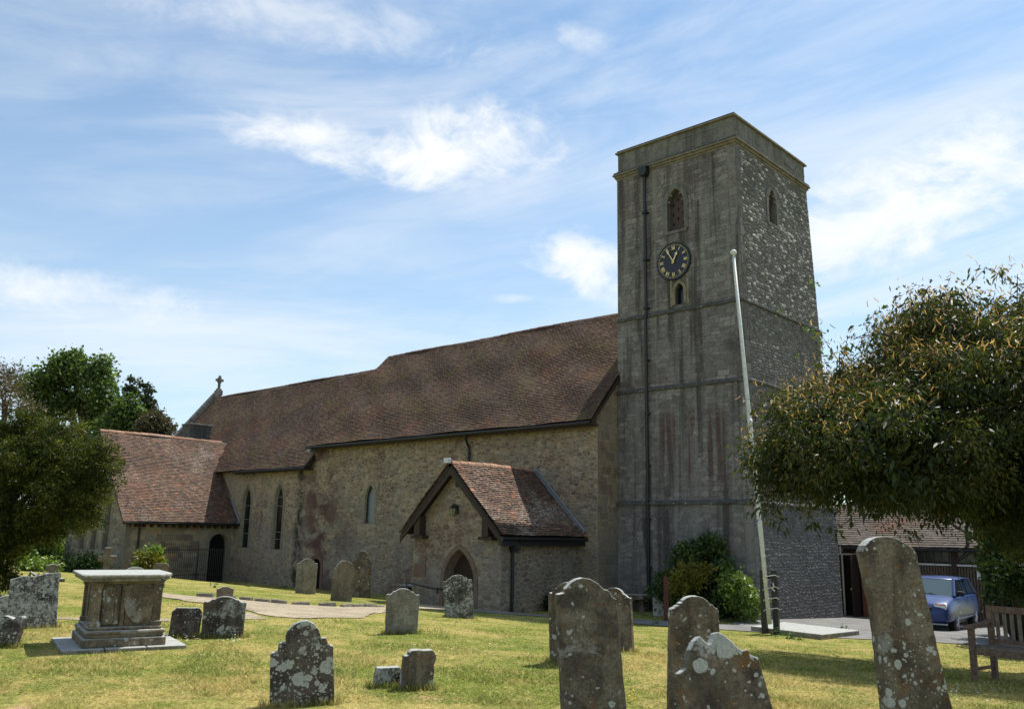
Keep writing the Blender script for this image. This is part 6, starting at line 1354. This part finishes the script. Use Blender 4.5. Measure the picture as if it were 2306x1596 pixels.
for s_ in (-1, 1):
    for (y0, y1, t0, t1) in ((-.92, .25, -.25, .28), (.31, 1.07, .33, 1.06), (1.15, 1.82, 1.12, 1.62)):
        q = [(s_ * .785, y0, 1.05), (s_ * .785, y1, 1.05), (s_ * .635, t1, 1.50), (s_ * .635, t0, 1.50)]
        if s_ < 0: q = q[::-1]
        pane('side_window', q)
    q = MB(); q.box((s_ * .80 if s_ > 0 else -1.0, -.80, 1.03), (1.0 if s_ > 0 else -.80, -.70, 1.18)); q.build('wing_mirror', 'car_black', car, bevel=.03)
    q = MB(); q.prism([(.40, .66), (.75, .68), (.76, .80), (.70, .87), (.42, .84)] if s_ > 0 else [(-.75, .68), (-.40, .66), (-.42, .84), (-.70, .87), (-.76, .80)], (0, -1.86, 0), XV, ZV, (0, -.125, 0)); hl = q.build('headlight', 'headlamp_glass', car, bevel=.02)
    q = MB(); q.box((.45, -1.998, .80) if s_ > 0 else (-.74, -1.998, .80), (.74, -1.95, .845) if s_ > 0 else (-.45, -1.95, .845)); q.v = [(x, y, .825 + (z - .80) * .5) for x, y, z in q.v]; q.build('indicator', 'amber', hl)
    q = MB(); q.box((s_ * .874 - .01, -1.0, .55), (s_ * .874 + .01, .95, .60)); q.build('side_moulding', 'alloy', car)
    q = MB(); q.box((s_ * .868 - .004, .27, .4), (s_ * .868 + .004, .28, 1.0)); q.build('door_seam', 'car_black', car)
    for hy in (.12, .98): q = MB(); q.box((s_ * .845 - .03, hy - .1, .86), (s_ * .845 + .03, hy + .02, .89)); q.build('door_handle', 'car_paint', car)
    for y in (-1.28, 1.22):
        w = empty('wheel', (s_ * .76, y, .31)); w.parent = car
        q = MB(); q.tube([(-.10, 0, 0), (-.085, 0, 0), (.085, 0, 0), (.10, 0, 0)], [.26, .31, .31, .26], 24); q.build('tyre', 'tyre', w)
        q = MB(); q.tube([(s_ * .095, 0, 0), (s_ * .11, 0, 0)], [.205, .19], 20); q.build('rim', 'car_black', w)
        for k in range(5): a = k * 1.2566; q = MB(); q.tube([(s_ * .115, .03 * math.cos(a), .03 * math.sin(a)), (s_ * .112, .19 * math.cos(a), .19 * math.sin(a))], [.03, .022], 5); q.build('spoke', 'alloy', w)
m = MB(); m.box((-.36, -2.045, .62), (.36, -1.96, .76)); m.build('grille', 'car_black', car, bevel=.02)
for s_ in (-1, 1): m = MB(); m.box((-.30 if s_ < 0 else .10, -2.05, .34), (-.08 if s_ < 0 else .46, -1.95, .52)) if False else m.box((s_ * .33 - .19, -2.045, .33), (s_ * .33 + .19, -1.94, .52)); m.build('air_intake', 'car_black', car, bevel=.02)
m = MB(); m.box((-.74, -2.03, .255), (.74, -1.9, .30)); m.build('bumper_lip', 'alloy', car, bevel=.01)
m = MB(); m.tube([(0, -.1, 1.55), (0.02, .12, 1.93)], .008, 4); m.build('aerial', 'car_black', car)
for s_ in (-1, 1): m = MB(); m.tube([(s_ * .35, -.98, 1.045), (s_ * -.15, -.90, 1.10)], .01, 4); m.build('wiper', 'car_black', car)

# ================================================================== BENCH
bl = at_depth(2212, 12.9); bn = empty('garden_bench', (bl[0], bl[1], bl[2] + .03), (0, 0, math.atan2(RIGHT[1], RIGHT[0]) - rad(56)), 'weathered slatted wooden bench in shade at the right edge', 'bench')
LB = 1.5; bn.scale = (1.1, 1.1, 1.13)
def bb(nm, lo, hi, mat='bench_wood', tilt=0., bev=.006):
    q = MB(); q.box(lo, hi); o = q.build(nm, mat, bn, bevel=bev); return o
for x in (0, LB): bb('leg', (x - .035, -.03, -.1), (x + .035, .035, .90)); bb('leg', (x - .035, -.52, -.1), (x + .035, -.455, .63))
bb('top_rail', (.036, -.02, .82), (LB - .036, .025, .90)); bb('lower_rail', (.036, -.015, .44), (LB - .036, .02, .49))
n = 15
for k in range(n): x = .09 + (LB - .18) * k / (n - 1); bb('slat', (x - .024, -.006, .491), (x + .024, .012, .819), 'bench_slat_wood', bev=.003)
for k in range(5): y = -.47 + k * .095; bb('seat_slat', (.02, y, .405), (LB - .02, y + .075, .43), 'bench_slat_wood', bev=.004)
bb('seat_rail', (.036, -.51, .33), (LB - .036, -.475, .404)); bb('stretcher', (-.015, -.45, .13), (.015, -.03, .17)); bb('stretcher', (LB - .015, -.45, .13), (LB + .015, -.03, .17))
for x in (0, LB):
    q = MB(); q.prism([(-.60, .63), (-.54, .632), (-.3, .645), (-.15, .665), (-.03, .70), (-.03, .735), (-.15, .71), (-.3, .69), (-.54, .678), (-.60, .668)], (x - .04, 0, 0), YV, ZV, (.08, 0, 0)); q.build('armrest', 'bench_wood', bn, bevel=.008)
